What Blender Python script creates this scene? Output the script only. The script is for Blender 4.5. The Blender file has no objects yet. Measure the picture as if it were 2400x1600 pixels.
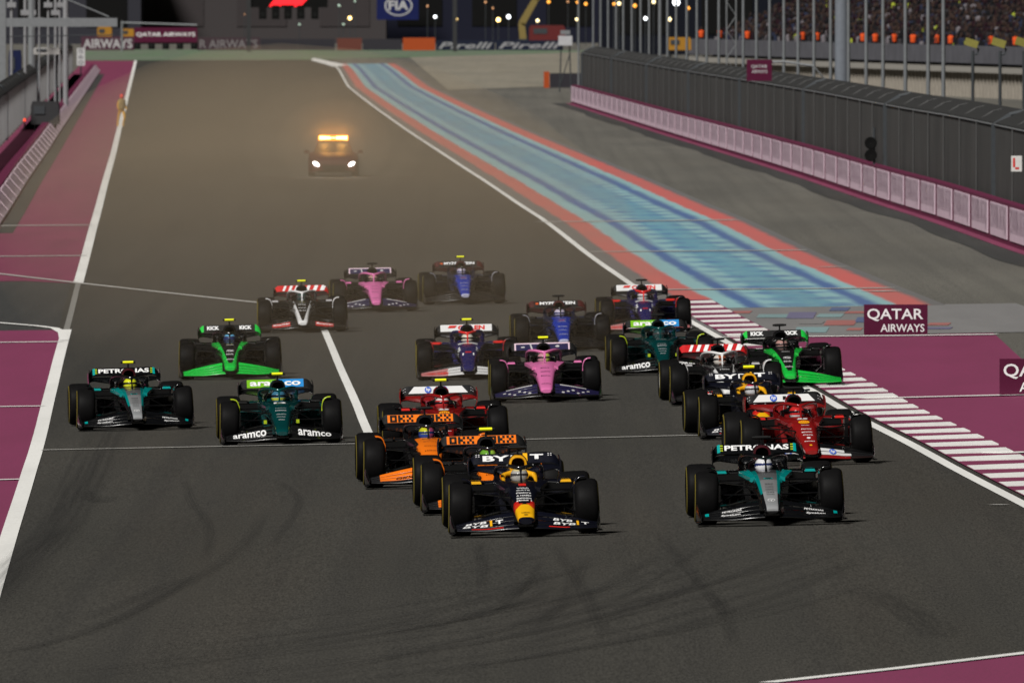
import bpy, bmesh, math, random
from mathutils import Vector, Matrix
random.seed(7)
R = math.radians
sc = bpy.context.scene
COL = sc.collection

# ------------------------------------------------------------------ camera
CAM_H, HORIZON, FPX = 7.3, -20.0, 40000.0      # metres; horizon row and focal length at 2400 px width
cam_d = bpy.data.cameras.new('camera'); cam = bpy.data.objects.new('camera', cam_d); COL.objects.link(cam)
cam_d.sensor_width = 36.0; cam_d.lens = FPX * 36.0 / 2400.0
cam_d.clip_start = 1.0; cam_d.clip_end = 30000.0
PITCH = math.atan((800.0 - HORIZON) / FPX)
cam.location = (0, 0, CAM_H); cam.rotation_euler = (math.pi / 2 - PITCH, 0, 0)
cam_d.dof.use_dof = True; cam_d.dof.focus_distance = 252.0; cam_d.dof.aperture_fstop = 11.0
sc.camera = cam

# ------------------------------------------------------------------ light: floodlit night
SUN_EL, SUN_AZ = 47.0, -33.0        # elevation; azimuth of the lamp, from the camera's back towards its right
w = bpy.data.worlds.new('World'); sc.world = w; w.use_nodes = True
nt = w.node_tree; nt.nodes.clear()
o_ = nt.nodes.new('ShaderNodeOutputWorld'); b_ = nt.nodes.new('ShaderNodeBackground'); s_ = nt.nodes.new('ShaderNodeTexSky')
s_.sky_type = 'NISHITA'; s_.sun_disc = False; s_.sun_elevation = R(-4.0); s_.sun_rotation = R(180 - SUN_AZ)
b_.inputs['Strength'].default_value = 0.10
nt.links.new(s_.outputs[0], b_.inputs[0]); nt.links.new(b_.outputs[0], o_.inputs[0])
sun_d = bpy.data.lights.new('sun', 'SUN'); sun = bpy.data.objects.new('sun', sun_d); COL.objects.link(sun)
sun_d.energy = 4.8; sun_d.angle = R(12.0); sun_d.color = (1.0, 0.975, 0.93)
dirv = Vector((-math.sin(R(SUN_AZ)) * math.cos(R(SUN_EL)), math.cos(R(SUN_AZ)) * math.cos(R(SUN_EL)), -math.sin(R(SUN_EL))))
sun.rotation_euler = dirv.to_track_quat('-Z', 'Y').to_euler()
vs = sc.view_settings; vs.view_transform = 'Standard'; vs.look = 'None'; vs.exposure = 0.0; vs.gamma = 1.0; vs.use_curve_mapping = False
sc.cycles.volume_bounces = 0; sc.cycles.max_bounces = 6; sc.cycles.transparent_max_bounces = 8
sc.cycles.volume_step_rate = 4.0; sc.cycles.sample_clamp_direct = 8.0; sc.cycles.sample_clamp_indirect = 3.0
sc.cycles.use_denoising = True; sc.cycles.denoiser = 'OPENIMAGEDENOISE'

# ------------------------------------------------------------------ ground shape: mild crossfall and a shallow dip
def lerp_knots(kn, d):
    if d <= kn[0][0]: return kn[0][1]
    for (a, va), (b, vb) in zip(kn, kn[1:]):
        if d <= b:
            t = (d - a) / (b - a); t = t * t * (3 - 2 * t)
            return va + (vb - va) * t
    return kn[-1][1]
ZK = [(150, .13), (226, .08), (260, .02), (300, -.11), (350, -.21), (400, -.27), (460, -.25), (560, -.12), (680, 0)]
KK = [(150, .021), (300, .021), (400, .014), (500, .008), (700, .003), (900, 0)]
def xmid(d): return 4.9 - .0208 * d
def gz(x, d):
    k = lerp_knots(KK, d)
    return lerp_knots(ZK, d) + k * max(-12.0, min(26.0, x - xmid(d)))
def G(px, py):
    """ground point seen at photo pixel (2400 x 1600)"""
    u = (px - 1200.0) / FPX; v = (800.0 - py) / FPX
    cp, sp = math.cos(PITCH), math.sin(PITCH)
    dx, dy, dz = u, cp + v * sp, v * cp - sp
    z = 0.0
    for _ in range(40):
        t = (z - CAM_H) / dz
        z = .5 * z + .5 * gz(dx * t, dy * t)
    return Vector((dx * t, dy * t, z))
def A(px, py, d):
    """point at photo pixel at distance d"""
    u = (px - 1200.0) / FPX; v = (800.0 - py) / FPX
    cp, sp = math.cos(PITCH), math.sin(PITCH)
    t = d / (cp + v * sp)
    return Vector((u * t, d, CAM_H + (v * cp - sp) * t))
def edge(pts):
    w_ = sorted([(G(*p).y, G(*p).x) for p in pts])
    def f(d):
        if d <= w_[0][0]: (a, xa), (b, xb) = w_[0], w_[1]
        elif d >= w_[-1][0]: (a, xa), (b, xb) = w_[-2], w_[-1]
        else:
            for (a, xa), (b, xb) in zip(w_, w_[1:]):
                if a <= d <= b: break
        return xa + (xb - xa) * (d - a) / (b - a)
    return f

# ------------------------------------------------------------------ mesh helpers
class MB:
    def __init__(s): s.v = []; s.f = []; s.uv = None; s.mi = []
    def add(s, vs_, fs, mi=0):
        n = len(s.v); s.v += [tuple(p) for p in vs_]; s.f += [tuple(i + n for i in f) for f in fs]; s.mi += [mi] * len(fs); return s
    def box(s, c, d, rot=None, mi=0, taper=1.0):
        pts = []
        for z in (-.5, .5):
            k = 1.0 if z < 0 else taper
            for x, y in ((-.5, -.5), (.5, -.5), (.5, .5), (-.5, .5)):
                pts.append(Vector((x * d[0] * k, y * d[1] * k, z * d[2])))
        if rot: pts = [rot @ p for p in pts]
        pts = [p + Vector(c) for p in pts]
        return s.add(pts, [(3, 2, 1, 0), (4, 5, 6, 7), (0, 1, 5, 4), (1, 2, 6, 5), (2, 3, 7, 6), (3, 0, 4, 7)], mi)
    def tube(s, path, r, n=8, flat=1.0, mi=0, cap=True):
        path = [Vector(p) for p in path]; rs = r if isinstance(r, (list, tuple)) else [r] * len(path)
        rings = []; up0 = Vector((0, 0, 1))
        for i, p in enumerate(path):
            t = (path[min(i + 1, len(path) - 1)] - path[max(i - 1, 0)]).normalized()
            up = up0 if abs(t.dot(up0)) < .95 else Vector((0, 1, 0))
            a = t.cross(up).normalized(); b = a.cross(t).normalized()
            rings.append([p + a * math.cos(2 * math.pi * k / n) * rs[i] + b * math.sin(2 * math.pi * k / n) * rs[i] * flat for k in range(n)])
        return s.loft(rings, mi, cap)
    def loft(s, rings, mi=0, cap=True):
        n = len(rings[0]); vs_ = [p for r_ in rings for p in r_]; fs = []
        for i in range(len(rings) - 1):
            for k in range(n):
                a, b = i * n + k, i * n + (k + 1) % n
                fs.append((a, b, b + n, a + n))
        if cap: fs.append(tuple(range(n))[::-1]); fs.append(tuple(range((len(rings) - 1) * n, len(rings) * n)))
        return s.add(vs_, fs, mi)
    def lathe(s, prof, n=24, axis='x', c=(0, 0, 0), mi=0):
        vs_ = []; fs = []; m = len(prof)
        for k in range(n):
            a = 2 * math.pi * k / n
            for (h, r_) in prof:
                q = (h, r_ * math.cos(a), r_ * math.sin(a)) if axis == 'x' else ((r_ * math.cos(a), h, r_ * math.sin(a)) if axis == 'y' else (r_ * math.cos(a), r_ * math.sin(a), h))
                vs_.append(Vector(q) + Vector(c))
        for k in range(n):
            for i in range(m - 1):
                a = k * m + i; b = ((k + 1) % n) * m + i
                fs.append((a, b, b + 1, a + 1))
        return s.add(vs_, fs, mi)
    def prism(s, poly, off, mi=0):
        n = len(poly); off = Vector(off); p = [Vector(q) for q in poly]
        return s.add(p + [q + off for q in p], [tuple(range(n))[::-1], tuple(range(n, 2 * n))] + [(i, (i + 1) % n, (i + 1) % n + n, i + n) for i in range(n)], mi)
    def slab(s, rows, th, mi=0):
        """grid of points made into a sheet of thickness th (offset vector or callable)"""
        m = len(rows[0]); top = [Vector(p) for r_ in rows for p in r_]; k = len(top)
        bot = [p + Vector(th) for p in top]; fs = []; nr = len(rows)
        for i in range(nr - 1):
            for j in range(m - 1):
                a = i * m + j; q = (a, a + 1, a + m + 1, a + m)
                fs.append(q); fs.append(tuple(x + k for x in q[::-1]))
        rim = list(range(m)) + [i * m + m - 1 for i in range(1, nr)] + [(nr - 1) * m + j for j in range(m - 2, -1, -1)] + [i * m for i in range(nr - 2, 0, -1)]
        for a, b in zip(rim, rim[1:] + rim[:1]): fs.append((b, a, a + k, b + k))
        return s.add(top + bot, fs, mi)
    def mesh(s, name, smooth=40, fix=True):
        me = bpy.data.meshes.new(name); me.from_pydata(s.v, [], s.f)
        if s.uv:
            ul = me.uv_layers.new(name='UVMap')
            for lp in me.loops: ul.data[lp.index].uv = s.uv[lp.vertex_index]
        for p, i in zip(me.polygons, s.mi): p.material_index = i
        if fix:
            bm = bmesh.new(); bm.from_mesh(me); bmesh.ops.recalc_face_normals(bm, faces=bm.faces); bm.to_mesh(me); bm.free()
        if smooth:
            me.shade_smooth(); me.set_sharp_from_angle(angle=R(smooth))
        return me
def link(name, me, mat, parent=None):
    o = bpy.data.objects.new(name, me); COL.objects.link(o)
    mats = mat if isinstance(mat, (list, tuple)) else [mat]
    while len(me.materials) < len(mats): me.materials.append(None)
    for sl, m in zip(o.material_slots, mats): sl.link = 'OBJECT'; sl.material = m
    if parent: o.parent = parent
    return o
def mk(name, mb, mat, parent=None, smooth=40, fix=True): return link(name, mb.mesh(name, smooth, fix), mat, parent)
def tag(o, label=None, cat=None, group=None, kind=None):
    if label: o['label'] = label
    if cat: o['category'] = cat
    if group: o['group'] = group
    if kind: o['kind'] = kind
    return o
def empty(name, loc=(0, 0, 0), rot=(0, 0, 0)):
    o = bpy.data.objects.new(name, None); COL.objects.link(o); o.location = loc; o.rotation_euler = rot; o.empty_display_size = .2
    return o

# ------------------------------------------------------------------ materials
def mat_base(name):
    m = bpy.data.materials.new(name); m.use_nodes = True; t = m.node_tree; t.nodes.clear()
    out = t.nodes.new('ShaderNodeOutputMaterial'); p = t.nodes.new('ShaderNodeBsdfPrincipled'); t.links.new(p.outputs[0], out.inputs[0])
    return m, t, p
def N(t, kind, **kw):
    n = t.nodes.new(kind)
    for k, v in kw.items(): setattr(n, k, v)
    return n
def mth(t, op, a, b=None, clamp=False):
    n = N(t, 'ShaderNodeMath', operation=op, use_clamp=clamp)
    for i, q in enumerate((a, b)):
        if q is None: continue
        if isinstance(q, (int, float)): n.inputs[i].default_value = q
        else: t.links.new(q, n.inputs[i])
    return n.outputs[0]
def mixc(t, f, a, b):
    n = N(t, 'ShaderNodeMix', data_type='RGBA')
    if isinstance(f, (int, float)): n.inputs[0].default_value = f
    else: t.links.new(f, n.inputs[0])
    for i, q in ((6, a), (7, b)):
        if isinstance(q, (tuple, list)): n.inputs[i].default_value = (*q[:3], 1)
        else: t.links.new(q, n.inputs[i])
    return n.outputs[2]
def ramp(t, f, stops):
    n = N(t, 'ShaderNodeValToRGB'); e = n.color_ramp.elements
    while len(e) < len(stops): e.new(.5)
    for q, (p, c) in zip(e, stops):
        q.position = p; q.color = (*c, 1) if isinstance(c, (tuple, list)) else (c, c, c, 1)
    t.links.new(f, n.inputs[0]); return n.outputs[0]
def noise(t, vec, scale, detail=4, rough=.55):
    n = N(t, 'ShaderNodeTexNoise'); n.inputs['Scale'].default_value = scale; n.inputs['Detail'].default_value = detail; n.inputs['Roughness'].default_value = rough
    if vec is not None: t.links.new(vec, n.inputs['Vector'])
    return n.outputs['Fac']
def mapping(t, vec, scale=(1, 1, 1), rot=(0, 0, 0), loc=(0, 0, 0)):
    n = N(t, 'ShaderNodeMapping'); n.inputs['Scale'].default_value = scale; n.inputs['Rotation'].default_value = rot; n.inputs['Location'].default_value = loc
    t.links.new(vec, n.inputs['Vector']); return n.outputs[0]
def objco(t): return N(t, 'ShaderNodeTexCoord').outputs['Object']
def bump(t, p, h, strength=.3, dist=.01):
    n = N(t, 'ShaderNodeBump'); n.inputs['Strength'].default_value = strength; n.inputs['Distance'].default_value = dist
    t.links.new(h, n.inputs['Height']); t.links.new(n.outputs[0], p.inputs['Normal'])
_MC = {}
def simple(name, col, rough=.6, metal=0.0, var=.18, scale=6.0, coat=0.0):
    """plain surface with a little mottling"""
    if name in _MC: return _MC[name]
    m, t, p = mat_base(name)
    f = noise(t, objco(t), scale, 5)
    c = mixc(t, f, tuple(x * (1 - var) for x in col), tuple(min(1, x * (1 + var)) for x in col))
    t.links.new(c, p.inputs['Base Color']); p.inputs['Roughness'].default_value = rough; p.inputs['Metallic'].default_value = metal
    p.inputs['Specular IOR Level'].default_value = .15 if rough >= .4 else .5
    p.inputs['Coat Weight'].default_value = coat; p.inputs['Coat Roughness'].default_value = .12
    _MC[name] = m; return m
def emit(name, col, strength, sample=False):
    if name in _MC: return _MC[name]
    m, t, p = mat_base(name); p.inputs['Base Color'].default_value = (*[min(.8, c) for c in col], 1)
    p.inputs['Emission Color'].default_value = (*col, 1); p.inputs['Emission Strength'].default_value = strength
    if not sample: m.cycles.emission_sampling = 'NONE'
    _MC[name] = m; return m
def paint(name, base, zones=(), rough=.3, metal=0.0, coat=.4):
    """car paint; zones = [(colour, [((ax,ay,az), threshold, use_abs_x), ...])]: colour where all a.v > threshold in car coordinates"""
    if name in _MC: return _MC[name]
    m, t, p = mat_base(name)
    co = objco(t); sep = N(t, 'ShaderNodeSeparateXYZ'); t.links.new(co, sep.inputs[0])
    ax = mth(t, 'ABSOLUTE', sep.outputs[0])
    f = noise(t, co, 25, 3); cur = mixc(t, f, tuple(x * .88 for x in base), tuple(min(1, x * 1.1) for x in base))
    for col, conds in zones:
        msk = None
        for (a, thr, sym) in conds:
            e = mth(t, 'ADD', mth(t, 'ADD', mth(t, 'MULTIPLY', ax if sym else sep.outputs[0], a[0]), mth(t, 'MULTIPLY', sep.outputs[1], a[1])), mth(t, 'MULTIPLY', sep.outputs[2], a[2]))
            g = mth(t, 'GREATER_THAN', e, thr)
            msk = g if msk is None else mth(t, 'MULTIPLY', msk, g)
        cur = mixc(t, msk, cur, col)
    t.links.new(cur, p.inputs['Base Color']); p.inputs['Roughness'].default_value = rough; p.inputs['Metallic'].default_value = metal
    p.inputs['Coat Weight'].default_value = min(1, coat * 1.2); p.inputs['Coat Roughness'].default_value = .11; p.inputs['Coat IOR'].default_value = 1.9; p.inputs['Specular IOR Level'].default_value = .25
    rg = ramp(t, noise(t, co, 9, 5), [(.3, rough * .8), (.75, min(1, rough * 1.35))]); t.links.new(rg, p.inputs['Roughness'])
    _MC[name] = m; return m

# ------------------------------------------------------------------ flat lettering
_TX = {}
def text_geo(body, bold=.02, italic=0.0):
    key = (body, bold, italic)
    if key in _TX: return _TX[key]
    cu = bpy.data.curves.new('lettering', 'FONT'); cu.body = body; cu.offset = bold; cu.resolution_u = 3; cu.shear = italic
    ob = bpy.data.objects.new('lettering', cu); COL.objects.link(ob)
    dg = bpy.context.evaluated_depsgraph_get(); dg.update()
    me = bpy.data.meshes.new_from_object(ob.evaluated_get(dg))
    vs_ = [v.co.copy() for v in me.vertices]; fs = [tuple(p.vertices) for p in me.polygons]
    bpy.data.objects.remove(ob); bpy.data.curves.remove(cu); bpy.data.meshes.remove(me)
    x0 = min(v.x for v in vs_); x1 = max(v.x for v in vs_); y0 = min(v.y for v in vs_); y1 = max(v.y for v in vs_)
    r_ = ([((v.x - x0) / (x1 - x0), (v.y - y0) / (y1 - y0)) for v in vs_], fs, (x1 - x0) / (y1 - y0))
    _TX[key] = r_; return r_
def text_on(mb, body, fn, u0, u1, v0, v1, bold=.02, italic=0.0, mi=0):
    vs_, fs, _a = text_geo(body, bold, italic)
    if getattr(fn, 'flip', False): v0, v1 = v1, v0
    mb.add([fn(u0 + a * (u1 - u0), v0 + b * (v1 - v0)) for a, b in vs_], fs, mi); return mb
def rect_on(mb, fn, u0, u1, v0, v1, n=6, mi=0, skew=0.0):
    rows = [[fn(u0 + (u1 - u0) * i / n + skew * j / 2, v0 + (v1 - v0) * j / 2) for i in range(n + 1)] for j in range(3)]
    vs_ = [p for r_ in rows for p in r_]; m = n + 1
    mb.add(vs_, [(j * m + i, j * m + i + 1, (j + 1) * m + i + 1, (j + 1) * m + i) for j in range(2) for i in range(n)], mi); return mb
def disc_on(mb, fn, u, v, ru, rv, n=20, mi=0):
    mb.add([fn(u + ru * math.cos(2 * math.pi * k / n), v + rv * math.sin(2 * math.pi * k / n)) for k in range(n)], [tuple(range(n))], mi); return mb

# ================================================================== the setting: ground, track, paint
DB = [140 + 5 * i for i in range(93)] + [620 + 20 * i for i in range(21)] + [1060 + 60 * i for i in range(15)]
def strip(name, fl, fr, d0, d1, dz, mat, parent=None, kind='structure', t_d0=None, uv=False, colw=1.5):
    """sheet between two edges X(d), following the ground"""
    ds = [d0] + [d for d in DB if d0 + .5 < d < d1 - .5] + [d1]
    wid = max(abs(fr(d) - fl(d)) for d in ds); n = max(1, min(40, math.ceil(wid / colw)))
    mb = MB(); uvs = []
    for i, d in enumerate(ds):
        for j in range(n + 1):
            t = j / n; dd = d
            if t_d0 and i == 0: dd = t_d0(t)
            x = fl(dd) + (fr(dd) - fl(dd)) * t
            mb.v.append((x, dd, gz(x, dd) + dz)); uvs.append(((fr(dd) - fl(dd)) * t, dd))
    m = n + 1
    for i in range(len(ds) - 1):
        for j in range(n): mb.f.append((i * m + j, i * m + j + 1, (i + 1) * m + j + 1, (i + 1) * m + j)); mb.mi.append(0)
    if uv: mb.uv = uvs
    o = mk(name, mb, mat, parent, smooth=80, fix=False)
    if not parent: tag(o, kind=kind)
    return o
def ribbon(name, pts, width, dz, mat, parent, taper=None):
    """line painted along ground points"""
    pp = []
    for a, b in zip(pts, pts[1:]):
        L_ = math.hypot(b[0] - a[0], b[1] - a[1]); n = max(1, int(L_ / 4))
        pp += [(a[0] + (b[0] - a[0]) * i / n, a[1] + (b[1] - a[1]) * i / n) for i in range(n)]
    pp.append(tuple(pts[-1][:2])); mb = MB(); uvs = []
    for i, p in enumerate(pp):
        q0, q1 = pp[max(0, i - 1)], pp[min(len(pp) - 1, i + 1)]
        dx, dy = q1[0] - q0[0], q1[1] - q0[1]; L_ = math.hypot(dx, dy) or 1; nx, ny = -dy / L_, dx / L_
        wd = width * (taper(i / (len(pp) - 1)) if taper else 1)
        for k, s in enumerate((-.5, .5)):
            x, y = p[0] + nx * s * wd, p[1] + ny * s * wd
            mb.v.append((x, y, gz(x, y) + dz)); uvs.append((k, i / max(1, len(pp) - 1)))
    for i in range(len(pp) - 1): mb.f.append((2 * i, 2 * i + 1, 2 * i + 3, 2 * i + 2)); mb.mi.append(0)
    mb.uv = uvs
    return mk(name, mb, mat, parent, smooth=0, fix=False)

def m_asphalt(name, c0, c1, c2, streak=.5, brown=(.07, .055, .04)):
    m, t, p = mat_base(name); co = objco(t)
    fine = noise(t, mapping(t, co, (38, 2.6, 20)), 1.0, 5, .8)
    big = noise(t, mapping(t, co, (.16, .02, 1)), 1.0, 4)
    lng = noise(t, mapping(t, co, (1.6, .006, 1), (0, 0, -.0208)), 1.0, 5, .6)
    c = mixc(t, ramp(t, big, [(.38, 0), (.62, 1)]), c0, c1)
    c = mixc(t, mth(t, 'MULTIPLY', ramp(t, lng, [(.42, 0), (.72, 1)]), streak), c, c2)
    c = mixc(t, mth(t, 'MULTIPLY', ramp(t, noise(t, mapping(t, co, (.3, .012, 1), (0, 0, .05)), 1, 4), [(.5, 0), (.8, 1)]), .35), c, brown)
    g = N(t, 'ShaderNodeMix', data_type='RGBA', blend_type='MULTIPLY'); g.inputs[0].default_value = 1
    t.links.new(c, g.inputs[6]); t.links.new(ramp(t, fine, [(.3, .35), (.7, 1.75)]), g.inputs[7])
    t.links.new(g.outputs[2], p.inputs['Base Color']); p.inputs['Roughness'].default_value = .8; p.inputs['Specular IOR Level'].default_value = .25
    bump(t, p, noise(t, co, 60, 3), .35, .006); return m
def m_paint(name, col, wear=.25, worn=(.08, .075, .07), rough=.7, scale=1.0, dark=None):
    m, t, p = mat_base(name); co = objco(t)
    f = noise(t, mapping(t, co, (26 * scale, 2.2 * scale, 9)), 1.0, 6, .75)
    g = noise(t, mapping(t, co, (.8, .06, 1)), 1.0, 5)
    c = mixc(t, mth(t, 'MULTIPLY', ramp(t, f, [(.45, 0), (.8, 1)]), wear), col, worn)
    c = mixc(t, mth(t, 'MULTIPLY', ramp(t, g, [(.4, 0), (.75, 1)]), .45), c, dark or tuple(x * .62 for x in col))
    t.links.new(c, p.inputs['Base Color']); p.inputs['Roughness'].default_value = rough
    bump(t, p, noise(t, co, 50, 3), .25, .005); return m
M_track = m_asphalt('track asphalt', (.036, .0345, .030), (.044, .0415, .036), (.026, .025, .0235), .5, (.052, .042, .03))
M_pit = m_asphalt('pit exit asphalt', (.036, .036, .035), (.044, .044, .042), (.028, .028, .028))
M_run = m_asphalt('runoff asphalt', (.098, .094, .083), (.122, .116, .101), (.074, .071, .064), .6, (.10, .09, .072))
M_sand = m_asphalt('gravel sand', (.18, .165, .135), (.22, .20, .16), (.15, .14, .11), .3, (.17, .15, .11))
M_grass = m_asphalt('short grass', (.10, .15, .09), (.13, .15, .115), (.11, .12, .10), .5, (.07, .20, .07))
M_line = m_paint('white line paint', (.76, .755, .73), .25, (.3, .29, .27))
M_thin = m_paint('worn white paint', (.42, .41, .39), .55, (.15, .14, .13))
M_hatch = m_paint('rubbed white paint', (.22, .215, .2), .8, (.06, .058, .055), scale=1.6)
M_mar = m_paint('maroon paint', (.20, .030, .088), .5, (.10, .03, .055), dark=(.145, .024, .062))
M_mard = m_paint('dusty maroon paint', (.185, .028, .075), .45, (.09, .025, .045), dark=(.085, .016, .038))
M_kerbw = m_paint('white kerb paint', (.76, .75, .73), .5, (.30, .28, .27))
M_kerbm = m_paint('maroon kerb paint', (.19, .028, .08), .35, (.09, .04, .05))

# base ground sheet to the horizon
def ground():
    mb = MB(); xs = [-3000, -600, -150, -40, -20] + [-12 + 1.6 * i for i in range(24)] + [26, 40, 90, 300, 900, 3000]
    ds = [60, 100, 120] + DB + [2100, 2600, 3500, 5000, 8000, 15000]; m = len(xs)
    for d in ds:
        for x in xs:
            X = xmid(d) + x; mb.v.append((X, d, gz(X, d)))
    for i in range(len(ds) - 1):
        for j in range(m - 1): mb.f.append((i * m + j, i * m + j + 1, (i + 1) * m + j + 1, (i + 1) * m + j)); mb.mi.append(0)
    return tag(mk('ground', mb, M_run, smooth=80, fix=False), kind='structure')
ground()
# a skirt behind the camera so that the ground does not end under it
mb = MB(); mb.add([(-3000, -3000, .1), (3000, -3000, .1), (3000, 61, .1), (-3000, 61, .1)], [(0, 1, 2, 3)]); tag(mk('ground', mb, M_run, smooth=0, fix=False), kind='structure')

LE = edge([(0, 1328), (80, 1071), (133, 860), (184, 663), (228, 500), (266, 360), (292, 250), (318, 143)])          # left white line
RE = edge([(2400, 1184), (2170, 1062), (1939, 939), (1660, 778), (1480, 668), (1265, 510), (1097, 400), (954, 306), (875, 250), (816, 204), (795, 165), (778, 146)])   # right white line
track = strip('track', lambda d: LE(d) - .2, lambda d: RE(d) + .35, 140, 1812, .008, M_track)
# the near bend opens to both sides of the picture
d_near = G(1200, 1245).y
strip('track', lambda d: RE(d) + .34, lambda d: RE(d) + 40, 140, G(2400, 1200).y - 30, .006, M_track)

def half(f, a): return lambda d: f(d) + a
dA, dB_ = G(184, 665).y, G(140, 774).y         # pit exit between these
# left white line: crisp near, rubbed across the pit exit, crisp far
strip('line', half(LE, -.115), half(LE, .115), 140, dB_, .02, M_line, track, colw=1)
strip('line', half(LE, -.07), half(LE, .07), dB_, dA, .02, M_hatch, track, colw=1)
strip('line', half(LE, -.13), half(LE, .13), dA, 1795, .02, M_line, track, colw=1)
# right white line
strip('line', half(RE, -.09), half(RE, .09), 140, 1760, .02, M_line, track, colw=1)
# maroon strips left of the track
d45 = G(0, 640).y
strip('painted_verge', half(LE, -14), half(LE, -.1), 140, dB_, .012, M_mar)
strip('painted_verge', half(LE, -5.4), half(LE, -.1), dA, 1800, .012, M_mard, t_d0=lambda t: dA + (1 - t) * (d45 - dA) * 1.0)
strip('pit_exit_road', half(LE, -14), half(LE, -.1), dB_ - .5, dA + 26, .005, M_pit)
def gl(*pts): return [tuple(G(*p)[:2]) for p in pts]
P_ = track
ribbon('line', gl((-30, 640), (184, 665), (602, 711), (760, 728)), .22, .028, M_thin, P_)
ribbon('line', gl((-30, 756), (90, 766), (128, 771), (146, 781), (150, 800)), .2, .028, M_line, P_)
for (y_, x1, w_) in ((529, 218, 1.2), (601, 203, 1.0), (803, 143, .62), (954, 100, .50), (1126, 45, .42)):
    ribbon('line', gl((-40, y_ + 2), (x1, y_)), w_, .028, M_thin if y_ < 700 else M_line, P_)
ribbon('line', gl((757, 768), (838, 956), (864, 1019), (900, 1100)), .155, .028, M_line, P_)     # long white bar among the cars
ribbon('line', gl((97, 1057), (800, 1043), (1602, 1023), (1700, 1021)), .30, .026, M_thin, P_)    # thin line across the track
ribbon('line', gl((2330, 1186), (2352, 1185)), .3, .026, M_thin, P_)
# dark rubber laid by earlier cars, curving out of the bend
def m_rubber():
    m, t, p = mat_base('tyre rubber marks'); uv = N(t, 'ShaderNodeTexCoord').outputs['UV']; sep = N(t, 'ShaderNodeSeparateXYZ'); t.links.new(uv, sep.inputs[0])
    e = mth(t, 'MULTIPLY', mth(t, 'MULTIPLY', sep.outputs[0], mth(t, 'SUBTRACT', 1.0, sep.outputs[0])), 4.0)
    e2 = mth(t, 'MULTIPLY', mth(t, 'MULTIPLY', sep.outputs[1], mth(t, 'SUBTRACT', 1.0, sep.outputs[1])), 6.0, True)
    n_ = ramp(t, noise(t, mapping(t, uv, (9, 5, 1)), 1.0, 6, .7), [(.36, .0), (.62, 1)])
    f = mth(t, 'MULTIPLY', mth(t, 'MULTIPLY', mth(t, 'MULTIPLY', mth(t, 'POWER', e, .6), e2), n_), .24)
    p.inputs['Base Color'].default_value = (.012, .012, .013, 1); p.inputs['Roughness'].default_value = .6
    t.links.new(f, p.inputs['Alpha']); return m
M_rub = m_rubber()
marks = [([(-30, 1440), (60, 1330), (140, 1240), (190, 1140), (250, 1010), (290, 940)], .75), ([(-40, 1420), (50, 1310), (150, 1235)], .5),
         ([(-30, 1550), (200, 1480), (400, 1390), (560, 1290), (620, 1200)], .24), ([(-30, 1535), (160, 1500), (330, 1430), (470, 1340)], .2), ([(200, 1455), (340, 1395), (440, 1355)], .3),
         ([(480, 1320), (490, 1240), (450, 1180), (430, 1120)], .18), ([(1120, 1270), (1130, 1330), (1130, 1380)], .2), ([(1290, 1270), (1350, 1360), (1400, 1450), (1420, 1500)], .22), ([(1530, 1240), (1640, 1370), (1700, 1450), (1720, 1520)], .2),
         ([(1660, 1390), (1690, 1420), (1710, 1445)], .25), ([(2020, 1380), (2100, 1420), (2180, 1470), (2200, 1500)], .55), ([(190, 1150), (230, 1180), (260, 1165)], .3), ([(640, 1280), (700, 1180), (650, 1130)], .16), ([(860, 1350), (1100, 1340), (1290, 1300)], .2)]
rm = random.Random(3)
for k in range(26):                     # sweep of thin lines left by cars turning through the bend
    x0 = rm.uniform(-60, 1300); x1 = rm.uniform(1250, 2150); y1 = rm.uniform(1235, 1420); y0 = min(1625, 1400 + (x1 - x0) * rm.uniform(.04, .12) + rm.uniform(20, 130)); xm = x0 + (x1 - x0) * .55
    marks.append(([(x0, y0), (xm, y0 - (y0 - y1) * rm.uniform(.36, .46)), (x0 + (x1 - x0) * .82, y0 - (y0 - y1) * .72), (x1, y1)], rm.choice([.12, .15, .2, .26])))
def smooth_path(p):
    out = []
    for i in range(len(p) - 1):
        p0, p1, p2, p3 = p[max(0, i - 1)], p[i], p[i + 1], p[min(len(p) - 1, i + 2)]
        for k in range(8):
            t = k / 8; out.append(tuple(.5 * (2 * b + (c - a) * t + (2 * a - 5 * b + 4 * c - d) * t * t + (3 * b - a - 3 * c + d) * t ** 3) for a, b, c, d in zip(p0, p1, p2, p3)))
    return out + [p[-1]]
for pts, wd in marks: ribbon('tyre_mark', gl(*smooth_path(pts)), wd, .03, M_rub, P_)

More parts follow.
